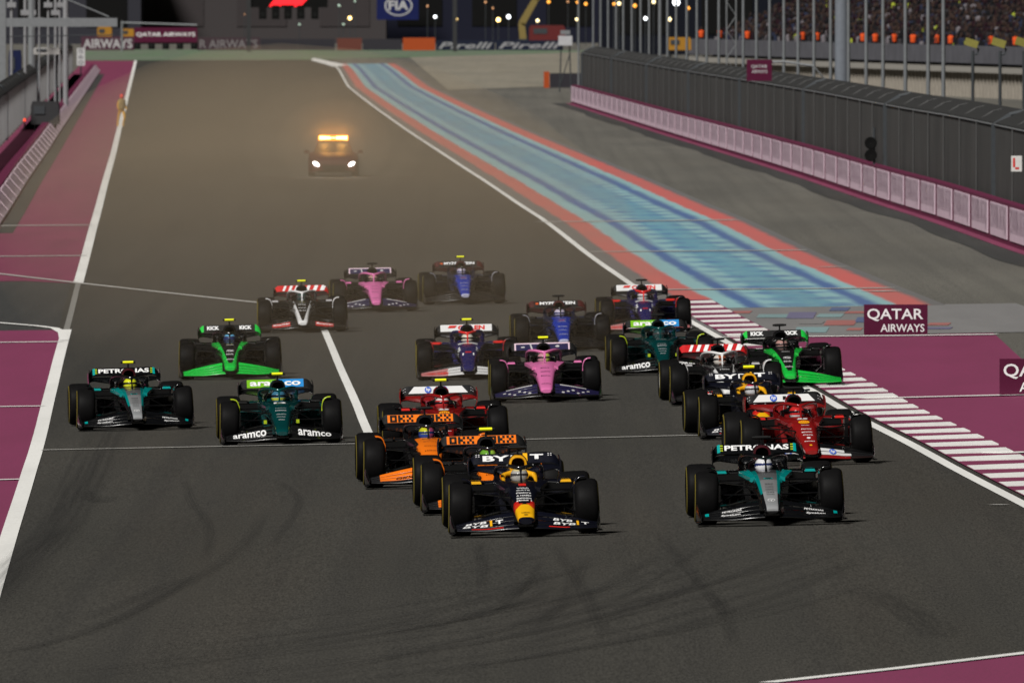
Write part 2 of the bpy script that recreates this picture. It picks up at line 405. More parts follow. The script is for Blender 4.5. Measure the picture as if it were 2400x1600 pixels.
# painted run-off on the right: red, teal and blue
def m_runoff():
    m, t, p = mat_base('blue and red runoff paint'); uv = N(t, 'ShaderNodeTexCoord').outputs['UV']; sep = N(t, 'ShaderNodeSeparateXYZ'); t.links.new(uv, sep.inputs[0])
    u, v = sep.outputs[0], sep.outputs[1]
    wob = mth(t, 'MULTIPLY', mth(t, 'SUBTRACT', noise(t, mapping(t, uv, (1.5, .12, 1)), 1, 5, .7), .5), .35)
    u = mth(t, 'ADD', u, wob)
    grey, red, teal, blue, mid = (.12, .115, .115), (.47, .105, .095), (.23, .40, .42), (.06, .12, .28), (.10, .25, .34)
    base = ramp(t, mth(t, 'DIVIDE', u, 6.4), [(0, grey), (.06, grey), (.085, red), (.175, red), (.195, teal), (.255, teal), (.285, blue), (.315, blue), (.36, teal), (.41, teal), (.45, mid), (.60, mid), (.63, teal), (.68, teal), (.715, blue), (.745, blue), (.785, teal), (.815, teal), (.835, red), (.925, red), (.96, grey)])
    # zebra of dashes across the middle
    z = mth(t, 'SINE', mth(t, 'MULTIPLY', v, 2 * math.pi / 8.2))
    zz = ramp(t, mth(t, 'ADD', mth(t, 'ADD', mth(t, 'MULTIPLY', z, .32), .5), mth(t, 'MULTIPLY', mth(t, 'SUBTRACT', noise(t, mapping(t, uv, (1.3, .22, 1)), 1, 4), .5), 1.1)), [(.42, 0), (.72, 1)])
    inm = ramp(t, mth(t, 'DIVIDE', u, 6.4), [(.33, 0), (.42, 1), (.64, 1), (.72, 0)])
    edg = ramp(t, mth(t, 'ABSOLUTE', mth(t, 'SUBTRACT', mth(t, 'DIVIDE', u, 6.4), .53)), [(.0, .15), (.07, .8), (.12, .9)])
    c = mixc(t, mth(t, 'MULTIPLY', mth(t, 'MULTIPLY', zz, inm), edg), base, blue)
    fr = ramp(t, noise(t, mapping(t, uv, (1.2, .16, 1)), 1, 5, .7), [(.42, 0), (.66, .55)])
    c = mixc(t, mth(t, 'MULTIPLY', fr, inm), c, (.18, .36, .38))
    fs = ramp(t, noise(t, mapping(t, uv, (.45, 1.3, 1)), 1, 4, .8), [(.5, 0), (.68, .5)])
    c = mixc(t, mth(t, 'MULTIPLY', fs, inm), c, (.24, .42, .44))
    dust = ramp(t, noise(t, mapping(t, uv, (.5, .03, 1)), 1, 5), [(.35, .0), (.75, .28)])
    c = mixc(t, dust, c, (.16, .155, .14))
    # the far half is duller
    t.links.new(c, p.inputs['Base Color']); p.inputs['Roughness'].default_value = .75
    bump(t, p, noise(t, uv, 40, 3), .25, .005); return m
M_ro = m_runoff()
d_end = G(1760, 722).y
RO = half(RE, .11)
strip('painted_runoff', RO, half(RE, 6.5), d_end, 1720, .014, M_ro, uv=True, colw=.8)
# patches of colour where the blue field breaks up
M_teal = m_paint('teal paint', (.19, .30, .31), .9, (.17, .165, .16)); M_redp = m_paint('coral paint', (.34, .12, .11), .8, (.17, .15, .145)); M_blup = m_paint('blue paint', (.08, .11, .22), .8, (.15, .145, .15)); M_vio = m_paint('violet paint', (.14, .13, .22), .8, (.15, .145, .15))
M_pale = m_paint('pale grey concrete', (.19, .185, .185), .5, (.11, .105, .1))
apron = strip('runoff_apron', half(RE, .13), half(RE, 8.2), G(1900, 787).y, d_end + 1, .011, M_pale)
for (x0, x1, y0, y1, m_) in ((1780, 1850, 738, 746, M_teal), (1850, 1910, 733, 748, M_vio), (1920, 1975, 737, 745, M_teal), (1938, 2005, 752, 764, M_redp), (1868, 1940, 768, 781, M_teal),
                             (1985, 2030, 731, 736, M_redp), (2010, 2060, 745, 757, M_blup), (2180, 2226, 758, 764, M_redp), (1990, 2020, 770, 776, M_redp), (1880, 1930, 754, 761, M_pale), (2160, 2230, 768, 773, M_vio), (1720, 1760, 730, 736, M_redp), (1950, 1990, 722, 730, M_blup)):
    q = [G(x0 - 8, y1), G(x1 - 4, y1), G(x1 + 4, y0), G(x0, y0)]
    mb = MB(); mb.add([(v.x, v.y, v.z + .02) for v in q], [(0, 1, 2, 3)]); mk('colour_patch', mb, m_, apron, smooth=0, fix=False)
for (y0, xa, y1, xb) in ((522, 1262, 517, 1728), (592, 1384, 588, 1890), (681, 1545, 677, 2090)):
    ribbon('line', gl((xa, y0), (xb, y1)), 1.3 if y0 < 560 else .95, .03, M_thin, apron)
ribbon('line', gl((1925, 628), (1975, 627)), .7, .03, M_thin, apron); ribbon('line', gl((2044, 684), (2090, 685)), .7, .03, M_thin, apron)

# maroon field behind the kerb
dM = G(1900, 788).y
fieldR = edge([(2335, 787), (2440, 880), (2800, 1200)])
field = strip('painted_runoff', half(RE, 1.2), lambda d: max(RE(d) + 1.3, fieldR(d)), 170, dM, .010, M_mar)
ribbon('line', gl((1700, 792), (1850, 791), (2100, 789), (2335, 786)), .85, .03, M_line, field)
ribbon('line', gl((2020, 937), (2170, 933), (2420, 927)), .62, .03, M_line, field)
ribbon('line', gl((2320, 1066), (2420, 1062)), .62, .03, M_line, field)
# near corner of the bend, bottom right
c0, c1, c2 = G(1800, 1604), G(2440, 1532), G(2700, 1800)
mb = MB(); n_ = 10
for i in range(n_ + 1):
    a = c0.lerp(c1, i / n_); b = Vector((c0.x + 3 + i * .3, 120, 0))
    for j in range(7):
        q = a.lerp(b, j / 6); mb.v.append((q.x, q.y, gz(q.x, q.y) + .016))
for i in range(n_):
    for j in range(6): mb.f.append((i * 7 + j, i * 7 + j + 1, (i + 1) * 7 + j + 1, (i + 1) * 7 + j)); mb.mi.append(0)
cor = tag(mk('painted_runoff', mb, M_mar, smooth=0, fix=False), kind='structure')
ribbon('line', gl((1800, 1604), (2100, 1571), (2440, 1530)), .22, .03, M_line, cor)

# kerb of white and maroon blocks
kerb = strip('kerb', half(RE, .2), half(RE, 1.32), 175, G(1560, 706).y, .03, M_kerbm)
kb = []; cy_ = 1412.0                     # front edge of each white block, spaced as on the real kerb
row_ = [630, 670, 708, 747, 787, 827, 870, 915, 960, 1005, 1055, 1107, 1160, 1220, 1280, 1340, 1402, 1466, 1532]
for q in row_:
    yy = 700 + (q + 9) / 3.015; kb.append(G(1900 + max(0, yy - 905) * 1.2, yy).y)
kb = sorted(kb); last = kb[-1]
while last < G(1560, 706).y - 8: last += 4.9 + .012 * (last - 300); kb.append(last)
for dd in kb:
    mb = MB(); a, b = RE(dd) + .22, RE(dd) + 1.27
    q = [(a, dd), (b, dd + .12), (RE(dd + 2.3) + 1.27, dd + 2.42), (RE(dd + 2.3) + .22, dd + 2.3)]
    rows = [[(q[0][0], q[0][1], gz(*q[0]) + .034), (q[1][0], q[1][1], gz(*q[1]) + .05)], [(q[3][0], q[3][1], gz(*q[3]) + .034), (q[2][0], q[2][1], gz(*q[2]) + .05)]]
    mb.slab(rows, (0, 0, -.03)); mk('kerb_block', mb, M_kerbw, kerb, smooth=0)

# far surfaces: sand, grass beyond the straight
def patch(name, px, dz, mat, nu=8, nv=8):
    a, b, c, d = [G(*p) for p in px]; mb = MB()
    for j in range(nv + 1):
        l, r = a.lerp(d, j / nv), b.lerp(c, j / nv)
        for i in range(nu + 1):
            q = l.lerp(r, i / nu); mb.v.append((q.x, q.y, gz(q.x, q.y) + dz))
    for j in range(nv):
        for i in range(nu): k = j * (nu + 1) + i; mb.f.append((k, k + 1, k + nu + 2, k + nu + 1)); mb.mi.append(0)
    return tag(mk(name, mb, mat, smooth=0, fix=False), kind='structure')
patch('sand', [(1050, 212), (1420, 199), (1420, 121), (960, 135)], .02, M_sand)
patch('grass', [(195, 143), (760, 141), (1500, 119), (195, 117)], .024, M_grass)
patch('kerb', [(728, 142), (782, 158), (815, 154), (735, 137)], .04, M_kerbw)

# ================================================================== single-seater racing cars
# car coordinates: front axle at the origin on the ground, +x to the picture's right, +y to the car's rear
def ring(y, zc, hw, hh, n=2.6, m=20, flat_bottom=1.0):
    pts = []
    for k in range(m):
        a = 2 * math.pi * k / m; c, s = math.cos(a), math.sin(a)
        x = math.copysign(abs(c) ** (2 / n), c) * hw; z = math.copysign(abs(s) ** (2 / n), s) * hh
        pts.append(Vector((x, y, zc + (z if z > 0 else z * flat_bottom))))
    return pts
NOSE = [(-1.20, .205, .075, .030), (-1.17, .21, .098, .045), (-1.08, .228, .112, .058), (-.9, .258, .121, .070), (-.7, .296, .130, .082), (-.35, .372, .150, .102), (0, .448, .180, .122), (.4, .505, .212, .140), (.8, .533, .245, .150), (1.06, .54, .285, .150)]
def nose_at(y):
    if y <= NOSE[0][0]: return NOSE[0][1:]
    for a, b in zip(NOSE, NOSE[1:]):
        if y <= b[0]:
            t = (y - a[0]) / (b[0] - a[0]); return tuple(p + (q - p) * t for p, q in zip(a[1:], b[1:]))
    return NOSE[-1][1:]
def nose_pt(x, y):
    zc, hw, hh = nose_at(y); n = 2.9
    k = min(.995, abs(x) / hw)
    return Vector((x, y, zc + hh * (1 - k ** n) ** (1 / n) + .005))
PR = {}
def proto():
    # nose
    mb = MB(); mb.loft([ring(y, zc, hw, hh, 2.9, 28) for (y, zc, hw, hh) in NOSE]); PR['nose'] = mb.mesh('nose', 50)
    # shoulders flaring from the chassis top to the cockpit sides
    for s in (-1, 1):
        mb = MB(); mb.loft([[Vector((s * x, y, z)) for (x, z) in ((a, z1), (b, z1 - .02), (b, z1 - .07), (a, z1 - .10))] for (y, a, b, z1) in ((.35, .17, .235, .625), (.7, .2, .30, .665), (1.0, .22, .355, .69), (1.25, .24, .36, .69))]); PR['shoulder%d' % s] = mb.mesh('shoulder', 30)
    # cockpit tub, open at the top
    mb = MB(); rs = []
    for y, ww, zt in ((1.04, .30, .685), (1.4, .335, .70), (1.8, .35, .73), (2.12, .33, .78)):
        o = [(-ww * .92, zt), (-ww, zt - .06), (-ww * 1.02, .45), (-ww * .9, .24), (-ww * .6, .14), (ww * .6, .14), (ww * .9, .24), (ww * 1.02, .45), (ww, zt - .06), (ww * .92, zt)]
        i = [(ww * .76, zt - .005), (ww * .74, .5), (ww * .66, .3), (-ww * .66, .3), (-ww * .74, .5), (-ww * .76, zt - .005)]
        rs.append([Vector((x, y, z)) for x, z in o + i])
    mb.loft(rs); PR['tub'] = mb.mesh('cockpit', 35)
    # padded head rest
    mb = MB(); up = [(-.215, 1.42, .66), (-.215, 1.7, .70), (-.205, 1.95, .73), (-.10, 2.04, .75), (.10, 2.04, .75), (.205, 1.95, .73), (.215, 1.7, .70), (.215, 1.42, .66)]
    mb.tube(up, [.018, .03, .04, .05, .05, .04, .03, .018], 8, 1.0); PR['rest'] = mb.mesh('head_rest', 50)
    # halo hoop and its central strut
    mb = MB(); hp = [(.31, 2.12, .74), (.312, 1.95, .80), (.30, 1.75, .845), (.27, 1.55, .872), (.22, 1.35, .885), (.15, 1.2, .882), (.085, 1.10, .868), (.05, 1.055, .860), (.02, 1.035, .855)]
    mb.tube([Vector((-x, y, z)) for x, y, z in hp] + [Vector(p) for p in hp[::-1]], .027, 10); PR['halo'] = mb.mesh('halo', 60)
    mb = MB(); mb.loft([[Vector((sx * wx, y + sy, z)) for sx, sy in ((-1, -.02), (1, -.02), (1, .03), (-1, .03))] for (wx, y, z) in ((.02, .80, .66), (.012, .88, .74), (.012, .95, .80), (.03, 1.01, .862))]); PR['strut'] = mb.mesh('halo_strut', 60)
    # air intake: collar with a dark throat
    def arch(y, hw, z0, z1, n=14, sq=2.6):
        pts = [Vector((-hw * .82, y, z0)), Vector((hw * .82, y, z0))]
        for k in range(n + 1):
            a = math.pi * k / n; c, s = math.cos(a), math.sin(a)
            pts.append(Vector((math.copysign(abs(c) ** (2 / sq), c) * hw, y, z0 + .04 + (z1 - z0 - .04) * abs(s) ** (2 / sq))))
        return pts
    mb = MB(); o1 = arch(2.16, .12, .79, .99); o2 = arch(2.36, .125, .77, 1.0); i1 = arch(2.155, .092, .815, .962); i2 = arch(2.30, .085, .82, .95)
    mb.loft([i2, i1, o1, o2], cap=False); PR['intake'] = mb.mesh('air_intake', 45)
    mb = MB(); mb.add(arch(2.29, .094, .812, .966), [tuple(range(17))]); PR['throat'] = mb.mesh('intake_throat', 0)
    # engine cover
    mb = MB(); rs = []
    for y, hw, zt, bw in ((2.3, .12, .992, .30), (2.6, .115, .94, .42), (3.0, .095, .85, .42), (3.5, .06, .74, .28), (4.0, .03, .62, .14)):
        rs.append([Vector((x, y, z)) for x, z in ((-hw * .6, zt), (hw * .6, zt), (hw, zt - .05), (hw * 1.1 + .02, zt - .22), (bw, .48), (bw, .2), (-bw, .2), (-bw, .48), (-hw * 1.1 - .02, zt - .22), (-hw, zt - .05))])
    mb.loft(rs); mb.prism([(-.006, 2.7, .93), (-.006, 3.9, .64), (-.006, 3.95, .86), (-.006, 3.3, .93)], (.012, 0, 0)); PR['cover'] = mb.mesh('engine_cover', 40)
    # camera pod on its stalk
    mb = MB(); mb.tube([(0, 2.27, .98), (0, 2.29, 1.09)], .014, 8); PR['stalk'] = mb.mesh('camera_stalk')
    mb = MB(); mb.tube([(-.09, 2.28, 1.095), (.09, 2.28, 1.095)], .025, 10); PR['pod'] = mb.mesh('camera_pod')
    for s in (-1, 1): mb = MB(); mb.tube([(s * .088, 2.28, 1.095), (s * .126, 2.28, 1.095)], .019, 10); PR['podend%d' % s] = mb.mesh('camera_lens')
    # side pods with dark mouths
    for s in (-1, 1):
        mb = MB(); rs = []
        for y, x0, x1, z0, z1 in ((1.62, .30, .70, .50, .655), (1.75, .30, .735, .40, .675), (2.1, .30, .75, .28, .67), (2.6, .30, .70, .18, .60), (3.1, .25, .52, .13, .48), (3.5, .2, .34, .12, .36)):
            rs.append([Vector((s * x, y, z)) for x, z in ((x0, z0), (x1 - .05, z0), (x1, z0 + .04), (x1, z1 - .05), (x1 - .06, z1), (x0, z1))])
        mb.loft(rs); PR['sidepod%d' % s] = mb.mesh('sidepod', 40)
        mb = MB(); mb.add([(s * .33, 1.615, .525), (s * .655, 1.615, .525), (s * .675, 1.615, .545), (s * .675, 1.615, .615), (s * .64, 1.615, .635), (s * .33, 1.615, .635)], [tuple(range(6))]); PR['mouth%d' % s] = mb.mesh('inlet', 0)
        # mirrors on thin stays
        mb = MB(); rs = []
        for k, (yy, sc_) in enumerate(((1.03, .6), (1.06, .95), (1.12, 1.0), (1.15, .9))):
            rs.append([Vector((s * .60 + math.copysign(abs(math.cos(a)) ** .6, math.cos(a)) * .115 * sc_, yy, .668 + math.copysign(abs(math.sin(a)) ** .6, math.sin(a)) * .032 * sc_)) for a in [2 * math.pi * q / 14 for q in range(14)]])
        mb.loft(rs); PR['mirror%d' % s] = mb.mesh('mirror', 50)
        mb = MB(); mb.tube([(s * .33, 1.12, .66), (s * .50, 1.1, .645)], .01, 6); PR['mstay%d' % s] = mb.mesh('mirror_stay')
        mb = MB(); disc_on(mb, lambda u, v: Vector((s * .60 + u, 1.06 + v * .9, .703)), 0, .02, .07, .035); mb.prism([(s * .60 - .075, 1.022, .655), (s * .60 + .075, 1.022, .655), (s * .60 + .06, 1.03, .69), (s * .60 - .06, 1.03, .69)], (0, -.003, 0)); PR['mcap%d' % s] = mb.mesh('mirror_cap', 0)
        # front suspension arms
        arms = [((.16, -.12, .50), (.70, -.03, .575)), ((.22, .50, .575), (.70, .03, .585)), ((.14, -.15, .30), (.72, -.02, .235)), ((.2, .5, .32), (.72, .02, .235)), ((.19, .18, .56), (.70, .0, .27)), ((.17, -.25, .40), (.71, -.10, .40))]
        for k, (a, b) in enumerate(arms):
            mb = MB(); va, vb = Vector((s * a[0], a[1], a[2])), Vector((s * b[0], b[1], b[2])); n = Vector((0, .055 if k < 4 else .03, 0)); h = Vector((0, 0, .011))
            mb.loft([[q - n, q - h, q + n, q + h] for q in (va, vb)]); PR['arm%d_%d' % (k, s)] = mb.mesh('suspension_arm', 20)
        # brake drum and duct between arm and wheel
        mb = MB(); mb.lathe([(s * .66, .02), (s * .665, .16), (s * .69, .215), (s * .74, .225)], 18, 'x', (0, 0, .36)); mb.box((s * .672, -.16, .42), (.03, .12, .22)); PR['duct%d' % s] = mb.mesh('brake_duct', 40)
        # curved deflector over the wheel's inner shoulder
        mb = MB(); prof = [(.82, .772), (.775, .770), (.735, .755), (.703, .72), (.685, .65), (.678, .55), (.674, .42)]
        mb.slab([[Vector((s * x, y, z - abs(y - .05) * .08)) for y in (-.13, -.02, .1, .22)] for x, z in prof], (-s * .014, 0, -.005)); mb.tube([Vector((s * (x - .006), -.135, z - .02)) for x, z in prof], .011, 8); PR['deflector%d' % s] = mb.mesh('wheel_deflector', 50)
        # rear arms
        mb = MB(); mb.tube([(s * .2, 3.3, .42), (s * .62, 3.58, .46)], .02, 6); PR['rarm%d' % s] = mb.mesh('suspension_arm')
    # floor
    mb = MB(); mb.prism([(-.30, 1.25, .06), (-.72, 1.55, .06), (-.76, 2.2, .06), (-.72, 3.2, .06), (-.45, 3.55, .06), (.45, 3.55, .06), (.72, 3.2, .06), (.76, 2.2, .06), (.72, 1.55, .06), (.30, 1.25, .06)], (0, 0, .03))
    for s in (-1, 1):
        for x in (.36, .47, .58, .69): mb.prism([(s * x, 1.3, .06), (s * x, 1.85, .06), (s * x, 1.85, .26), (s * x, 1.45, .30), (s * x, 1.32, .22)], (s * .008, 0, 0))
        mb.box((s * .05, 4.05, .2), (.5, .5, .22))
    PR['floor'] = mb.mesh('floor', 30)
    # wheels
    def tyre(wd):
        h = wd / 2
        return [(-h + .028, .232), (-h + .006, .25), (-h, .285), (-h + .012, .325), (-h + .035, .348), (-h + .075, .359), (0, .362), (h - .075, .359), (h - .035, .348), (h - .012, .325), (h, .285), (h - .006, .25), (h - .028, .232)]
    for nm, wd in (('f', .315), ('r', .405)):
        mb = MB(); mb.lathe(tyre(wd) + [tyre(wd)[0]], 40); PR['tyre' + nm] = mb.mesh('tyre', 50)
        h = wd / 2
        for s in (-1, 1):
            mb = MB(); mb.lathe([(s * (h - .05), .01), (s * (h - .03), .05), (s * (h - .042), .09), (s * (h - .028), .2), (s * (h - .018), .235), (s * (h - .05), .236), (-s * (h - .05), .234), (-s * (h - .035), .2), (-s * (h - .05), .02)], 28)
            PR['rim%s%d' % (nm, s)] = mb.mesh('wheel', 50)
            mb = MB(); mb.lathe([(s * (h + .003), .297), (s * (h - .002), .312), (s * (h - .009), .326)], 40); PR['band%s%d' % (nm, s)] = mb.mesh('sidewall_band', 60)
    # front wing
    for s in (-1, 1):
        ef = [(0, .225), (.28, .475), (.535, .715), (.78, 1.0)]
        for k, (f0, f1) in enumerate(ef):
            xs = [.10 + .86 * i / 12 for i in range(13)] if k == 0 else [.16 + .80 * i / 12 for i in range(13)]
            mb = MB(); mb.slab([[wing_pt(s * x, f, 0) for f in (f0, (f0 + f1) / 2, f1)] for x in xs], (0, .012, -.008)); mb.tube([wing_pt(s * x, f0, 0) + Vector((0, .006, -.003)) for x in xs], .010 if k == 0 else .006, 6); PR['fw%d_%d' % (k, s)] = mb.mesh('flap' if k else 'front_wing', 50)
        mb = MB(); rows = []
        for y, z0, z1, xo in ((-.92, .07, .14, .945), (-.8, .06, .2, .965), (-.62, .055, .27, .985), (-.45, .055, .30, .99)):
            rows.append([Vector((s * (xo + .012 * math.sin(i / 4 * math.pi)), y, z0 + (z1 - z0) * i / 4)) for i in range(5)])
        mb.slab(rows, (-s * .012, 0, 0)); mb.box((s * .985, -.62, .06), (.06, .5, .012)); PR['endplate%d' % s] = mb.mesh('endplate', 40)
        mb = MB(); mb.tube([(s * .10, -1.12, .17), (s * .12, -1.02, .14)], .014, 6); PR['wpylon%d' % s] = mb.mesh('wing_pylon')
    # rear wing
    xs = [-.62 + 1.24 * i / 24 for i in range(25)]
    mb = MB(); mb.slab([[rw_pt(x, f, 0) for f in (0, .35, .7, 1)] for x in xs], (0, .012, -.012)); PR['rflap'] = mb.mesh('flap', 50)
    mb = MB(); mb.slab([[rw_main(x, f) for f in (0, .3, .65, 1)] for x in xs], (0, .012, -.014)); PR['rmain'] = mb.mesh('rear_wing', 50)
    for s in (-1, 1):
        mb = MB(); pr = [(.612, .93), (.628, .87), (.63, .80), (.622, .70), (.60, .62), (.565, .52), (.545, .40), (.54, .26)]
        mb.slab([[Vector((s * x, y, z)) for y in ((3.95, 4.15, 4.36) if z > .5 else (4.05, 4.2, 4.32))] for x, z in pr], (-s * .014, 0, 0)); PR['rend%d' % s] = mb.mesh('endplate', 50)
    mb = MB(); mb.slab([[Vector((x, 4.08 + .14 * f, .44 - .04 * math.cos(x * 2.4) + .08 * f)) for f in (0, .5, 1)] for x in [-.54 + 1.08 * i / 10 for i in range(11)]], (0, .01, -.012)); PR['beam'] = mb.mesh('beam_wing', 50)
    mb = MB(); mb.tube([(0, 4.0, .45), (0, 4.06, .80)], .018, 8); mb.box((0, 4.1, .9), (.05, .05, .06)); PR['pylon'] = mb.mesh('wing_pylon')
    mb = MB(); mb.box((0, 4.32, .3), (.07, .05, .14)); PR['tail'] = mb.mesh('tail_lamp', 0)
    # steering wheel
    mb = MB(); mb.box((0, 1.2, .60), (.26, .03, .13)); PR['swheel'] = mb.mesh('steering_wheel', 0)
    # small antennas ahead of the cockpit
    mb = MB(); mb.tube([(0, .62, .66), (0, .64, .76)], .005, 5); PR['antenna'] = mb.mesh('antenna')
def wing_pt(x, f, off=.006):
    a = abs(x); q = min(1, max(0, (a - .12) / .82))
    zb = .088 + .035 * math.cos(min(1, a / .5) * math.pi / 2) + .012 * q; zt = .325 - .165 * q ** 1.25
    z = zb + (zt - zb) * (f ** 1.12)
    y = -1.13 + .30 * (a / .95) ** 2 + f * (.50 - .12 * q)
    return Vector((x, y - off, z + off * .8))
def rw_pt(x, f, off=.007):
    a = abs(x); dr = .115 * (max(0, a - .50) / .12) ** 2
    z = .832 + .128 * f - dr * (.55 + .45 * f)
    return Vector((x, 4.16 + .12 * f - off, z + off * .6))
def rw_main(x, f):
    a = abs(x); dr = .04 * (max(0, a - .5) / .12) ** 2; sp = -.045 * math.cos(min(1, a / .55) * math.pi / 2)
    return Vector((x, 3.94 + .25 * f, .735 + sp * (1 - f) + .075 * f ** 1.5 - dr + .03 * (a / .62) ** 2 * (1 - f)))
proto()

# ---- materials shared by all cars
BLK = paint('black bodywork', (.0045, .0045, .005), rough=.25, coat=.8)
CARB = paint('bare carbon', (.005, .005, .0055), rough=.3, coat=.6)
DARK = simple('dark opening', (.004, .004, .004), .9)
TYRE = simple('tyre rubber', (.0052, .005, .0052), .55, var=.3, scale=18)
TYRE.node_tree.nodes['Principled BSDF'].inputs['Specular IOR Level'].default_value = .05
YBAND = simple('yellow sidewall', (.13, .105, .02), .5)
YEL = simple('camera yellow', (.80, .82, .015), .45, var=.05); BKP = simple('camera black', (.01, .01, .01), .4)
WHT = simple('white lettering', (.72, .72, .72), .45, var=.06); BLU = simple('blue lettering', (.05, .11, .45), .4); REDL = simple('red lettering', (.55, .02, .015), .4); BLKL = simple('black lettering', (.01, .01, .01), .5); YELL = simple('yellow lettering', (.75, .38, .01), .4); TEAL = simple('teal lettering', (.0, .26, .25), .4); LIME = simple('lime trim', (.42, .55, .02), .4); GRN = simple('green trim', (.02, .5, .06), .35); ORG = simple('orange trim', (.80, .17, .008), .4)
PALEP = simple('pale print', (.42, .41, .42), .5)
TAIL = simple('tail lamp red', (.2, .01, .01), .3)
RIMD = simple('dark wheel cover', (.02, .02, .022), .35)

def nf(u, v): return nose_pt(u, -v)          # text upright as seen from the front: up = rearwards
nf.flip = True

def liv(**k): return k
ORANGE = (.80, .17, .008); PINK = (.62, .16, .36); GREEN = (.012, .46, .05); TEALC = (.0, .23, .22); RED = (.23, .008, .009); NAVY = (.018, .016, .085); WBLUE = (.010, .032, .30); AGREEN = (.002, .058, .058); WHITEC = (.66, .66, .66)
F = lambda *c: list(c)
LIV = {}
# 1 dark navy with a yellow nose
dk = paint('dark navy matt', (.0035, .004, .009), rough=.36, coat=.5)
LIV['navy'] = liv(nose=paint('navy nose yellow tip', (.0035, .004, .009), [((.45, .012, .01), F(((0, -1, 0), .38, 0), ((0, 1, 0), -.62, 0), ((1, 0, 0), .078, 1))), ((.78, .40, .006), F(((0, -1, 0), .55, 0), ((0, 1, 0), -1.13, 0), ((-1, -.02, .55), .015, 1))), ((.55, .03, .01), F(((0, -1, 0), .50, 0), ((0, 1, 0), -.66, 0), ((1, .5, 0), -.23, 1)))], rough=.34, coat=.3),
    body=dk, halo=paint('satin halo', (.008, .008, .009), rough=.25, coat=.9), intake=paint('yellow intake', (.75, .36, .006), rough=.4), rest=paint('yellow rest', (.75, .36, .006), rough=.5), flaps=[dk] * 4, rflap=dk, rmain=dk, mirror=dk, mcap=YELL, deflector=dk, sidepod=dk, rim=RIMD)
# 2 black with silver nose
blk = paint('gloss black', (.004, .0043, .005), rough=.2, coat=.9)
LIV['silver'] = liv(nose=paint('silver nose', (.008, .008, .009), [((.30, .31, .32), F(((-1, .03, 0), -.112, 1), ((0, 0, 1), .205, 0))), ((.22, .225, .23), F(((-1, .03, 0), -.112, 1), ((0, 1, 0), -.45, 0))), ((.13, .135, .14), F(((-1, .03, 0), -.112, 1), ((0, 1, 0), .1, 0))), ((.07, .073, .076), F(((-1, .03, 0), -.112, 1), ((0, 1, 0), .6, 0))), (TEALC, F(((1, -.03, 0), .112, 1), ((-1, .06, 0), -.155, 1), ((0, 1, 0), -.5, 0)))], rough=.22, metal=.1, coat=.6),
    body=blk, halo=blk, intake=paint('dark red intake', (.05, .006, .01), rough=.3), rest=BLK, flaps=[blk] * 4, rflap=blk, rmain=blk, mirror=blk, mcap=TEAL, deflector=blk, sidepod=blk, rim=RIMD, shoulder=paint('teal shoulder', TEALC, rough=.25))
# 3 orange and black
ob = paint('orange car black', (.008, .008, .009), rough=.3)
orp = paint('papaya', ORANGE, rough=.35)
orw = paint('papaya flap', (.01, .01, .011), [(ORANGE, F(((-1, 0, 0), -.78, 1)))], rough=.35)
LIV['orange'] = liv(nose=paint('papaya nose', (.008, .008, .009), [(ORANGE, F(((-1, .04, .3), -.03, 1)))], rough=.35), body=ob, halo=paint('chrome black halo', (.012, .012, .014), rough=.22, coat=1.0), intake=ob, rest=BLK, flaps=[ob, orw, orw, orw], rflap=paint('papaya board', (.01, .01, .01), [(ORANGE, F(((-1, 0, 0), -.49, 1), ((0, 0, 1), .842, 0), ((0, 0, -1), -.952, 0)))], rough=.4), rmain=ob, mirror=ob, mcap=BKP, deflector=orp, sidepod=ob, rim=simple('orange wheel cover', (.45, .09, .01), .4))
# 4 red
rd = paint('rosso red', RED, rough=.22, coat=.7)
LIV['red'] = liv(nose=paint('red nose', (.28, .010, .010), rough=.2, coat=.7), body=rd, halo=rd, intake=BLK, rest=BLK, flaps=[paint('red main plane', (.02, .01, .01), [(RED, F(((-1, 0, 0), -.6, 1)))], rough=.3), paint('white flap', (.012, .012, .013), [((.6, .6, .6), F(((-1, 0, 0), -.62, 1)))], rough=.35), paint('white flap b', (.012, .012, .013), [((.6, .6, .6), F(((-1, 0, 0), -.52, 1)))], rough=.35), CARB], rflap=paint('white board', (.012, .012, .013), [((.64, .64, .64), F(((-1, 0, -.9), -1.24, 1), ((0, 0, 1), .845, 0), ((0, 0, -1), -.952, 0)))], rough=.4), rmain=paint('red rear plane', (.20, .009, .009), rough=.25), mirror=CARB, mcap=REDL, deflector=CARB, sidepod=rd, rim=RIMD)
# 5 white black red
wh = paint('gloss white', WHITEC, rough=.28, coat=.5)
LIV['white'] = liv(nose=paint('white edged black nose', (.012, .011, .011), [(WHITEC, F(((1, -.03, -.28), -.025, 1))), (WHITEC, F(((0, -1, 0), 1.1, 0)))], rough=.28), body=BLK, halo=wh, intake=BLK, rest=BLK, flaps=[BLK, paint('red flap', (.012, .011, .011), [((.45, .02, .02), F(((-1, 0, 0), -.68, 1), ((1, 0, 0), .28, 1)))], rough=.35), paint('red flap', (.1, .1, .1)), BLK], rflap=paint('red board', (.5, .012, .014), rough=.4), rmain=paint('red black plane', (.02, .012, .012), rough=.35), mirror=BLK, mcap=PALEP, deflector=wh, sidepod=BLK, rim=simple('white wheel cover', (.5, .5, .52), .4))
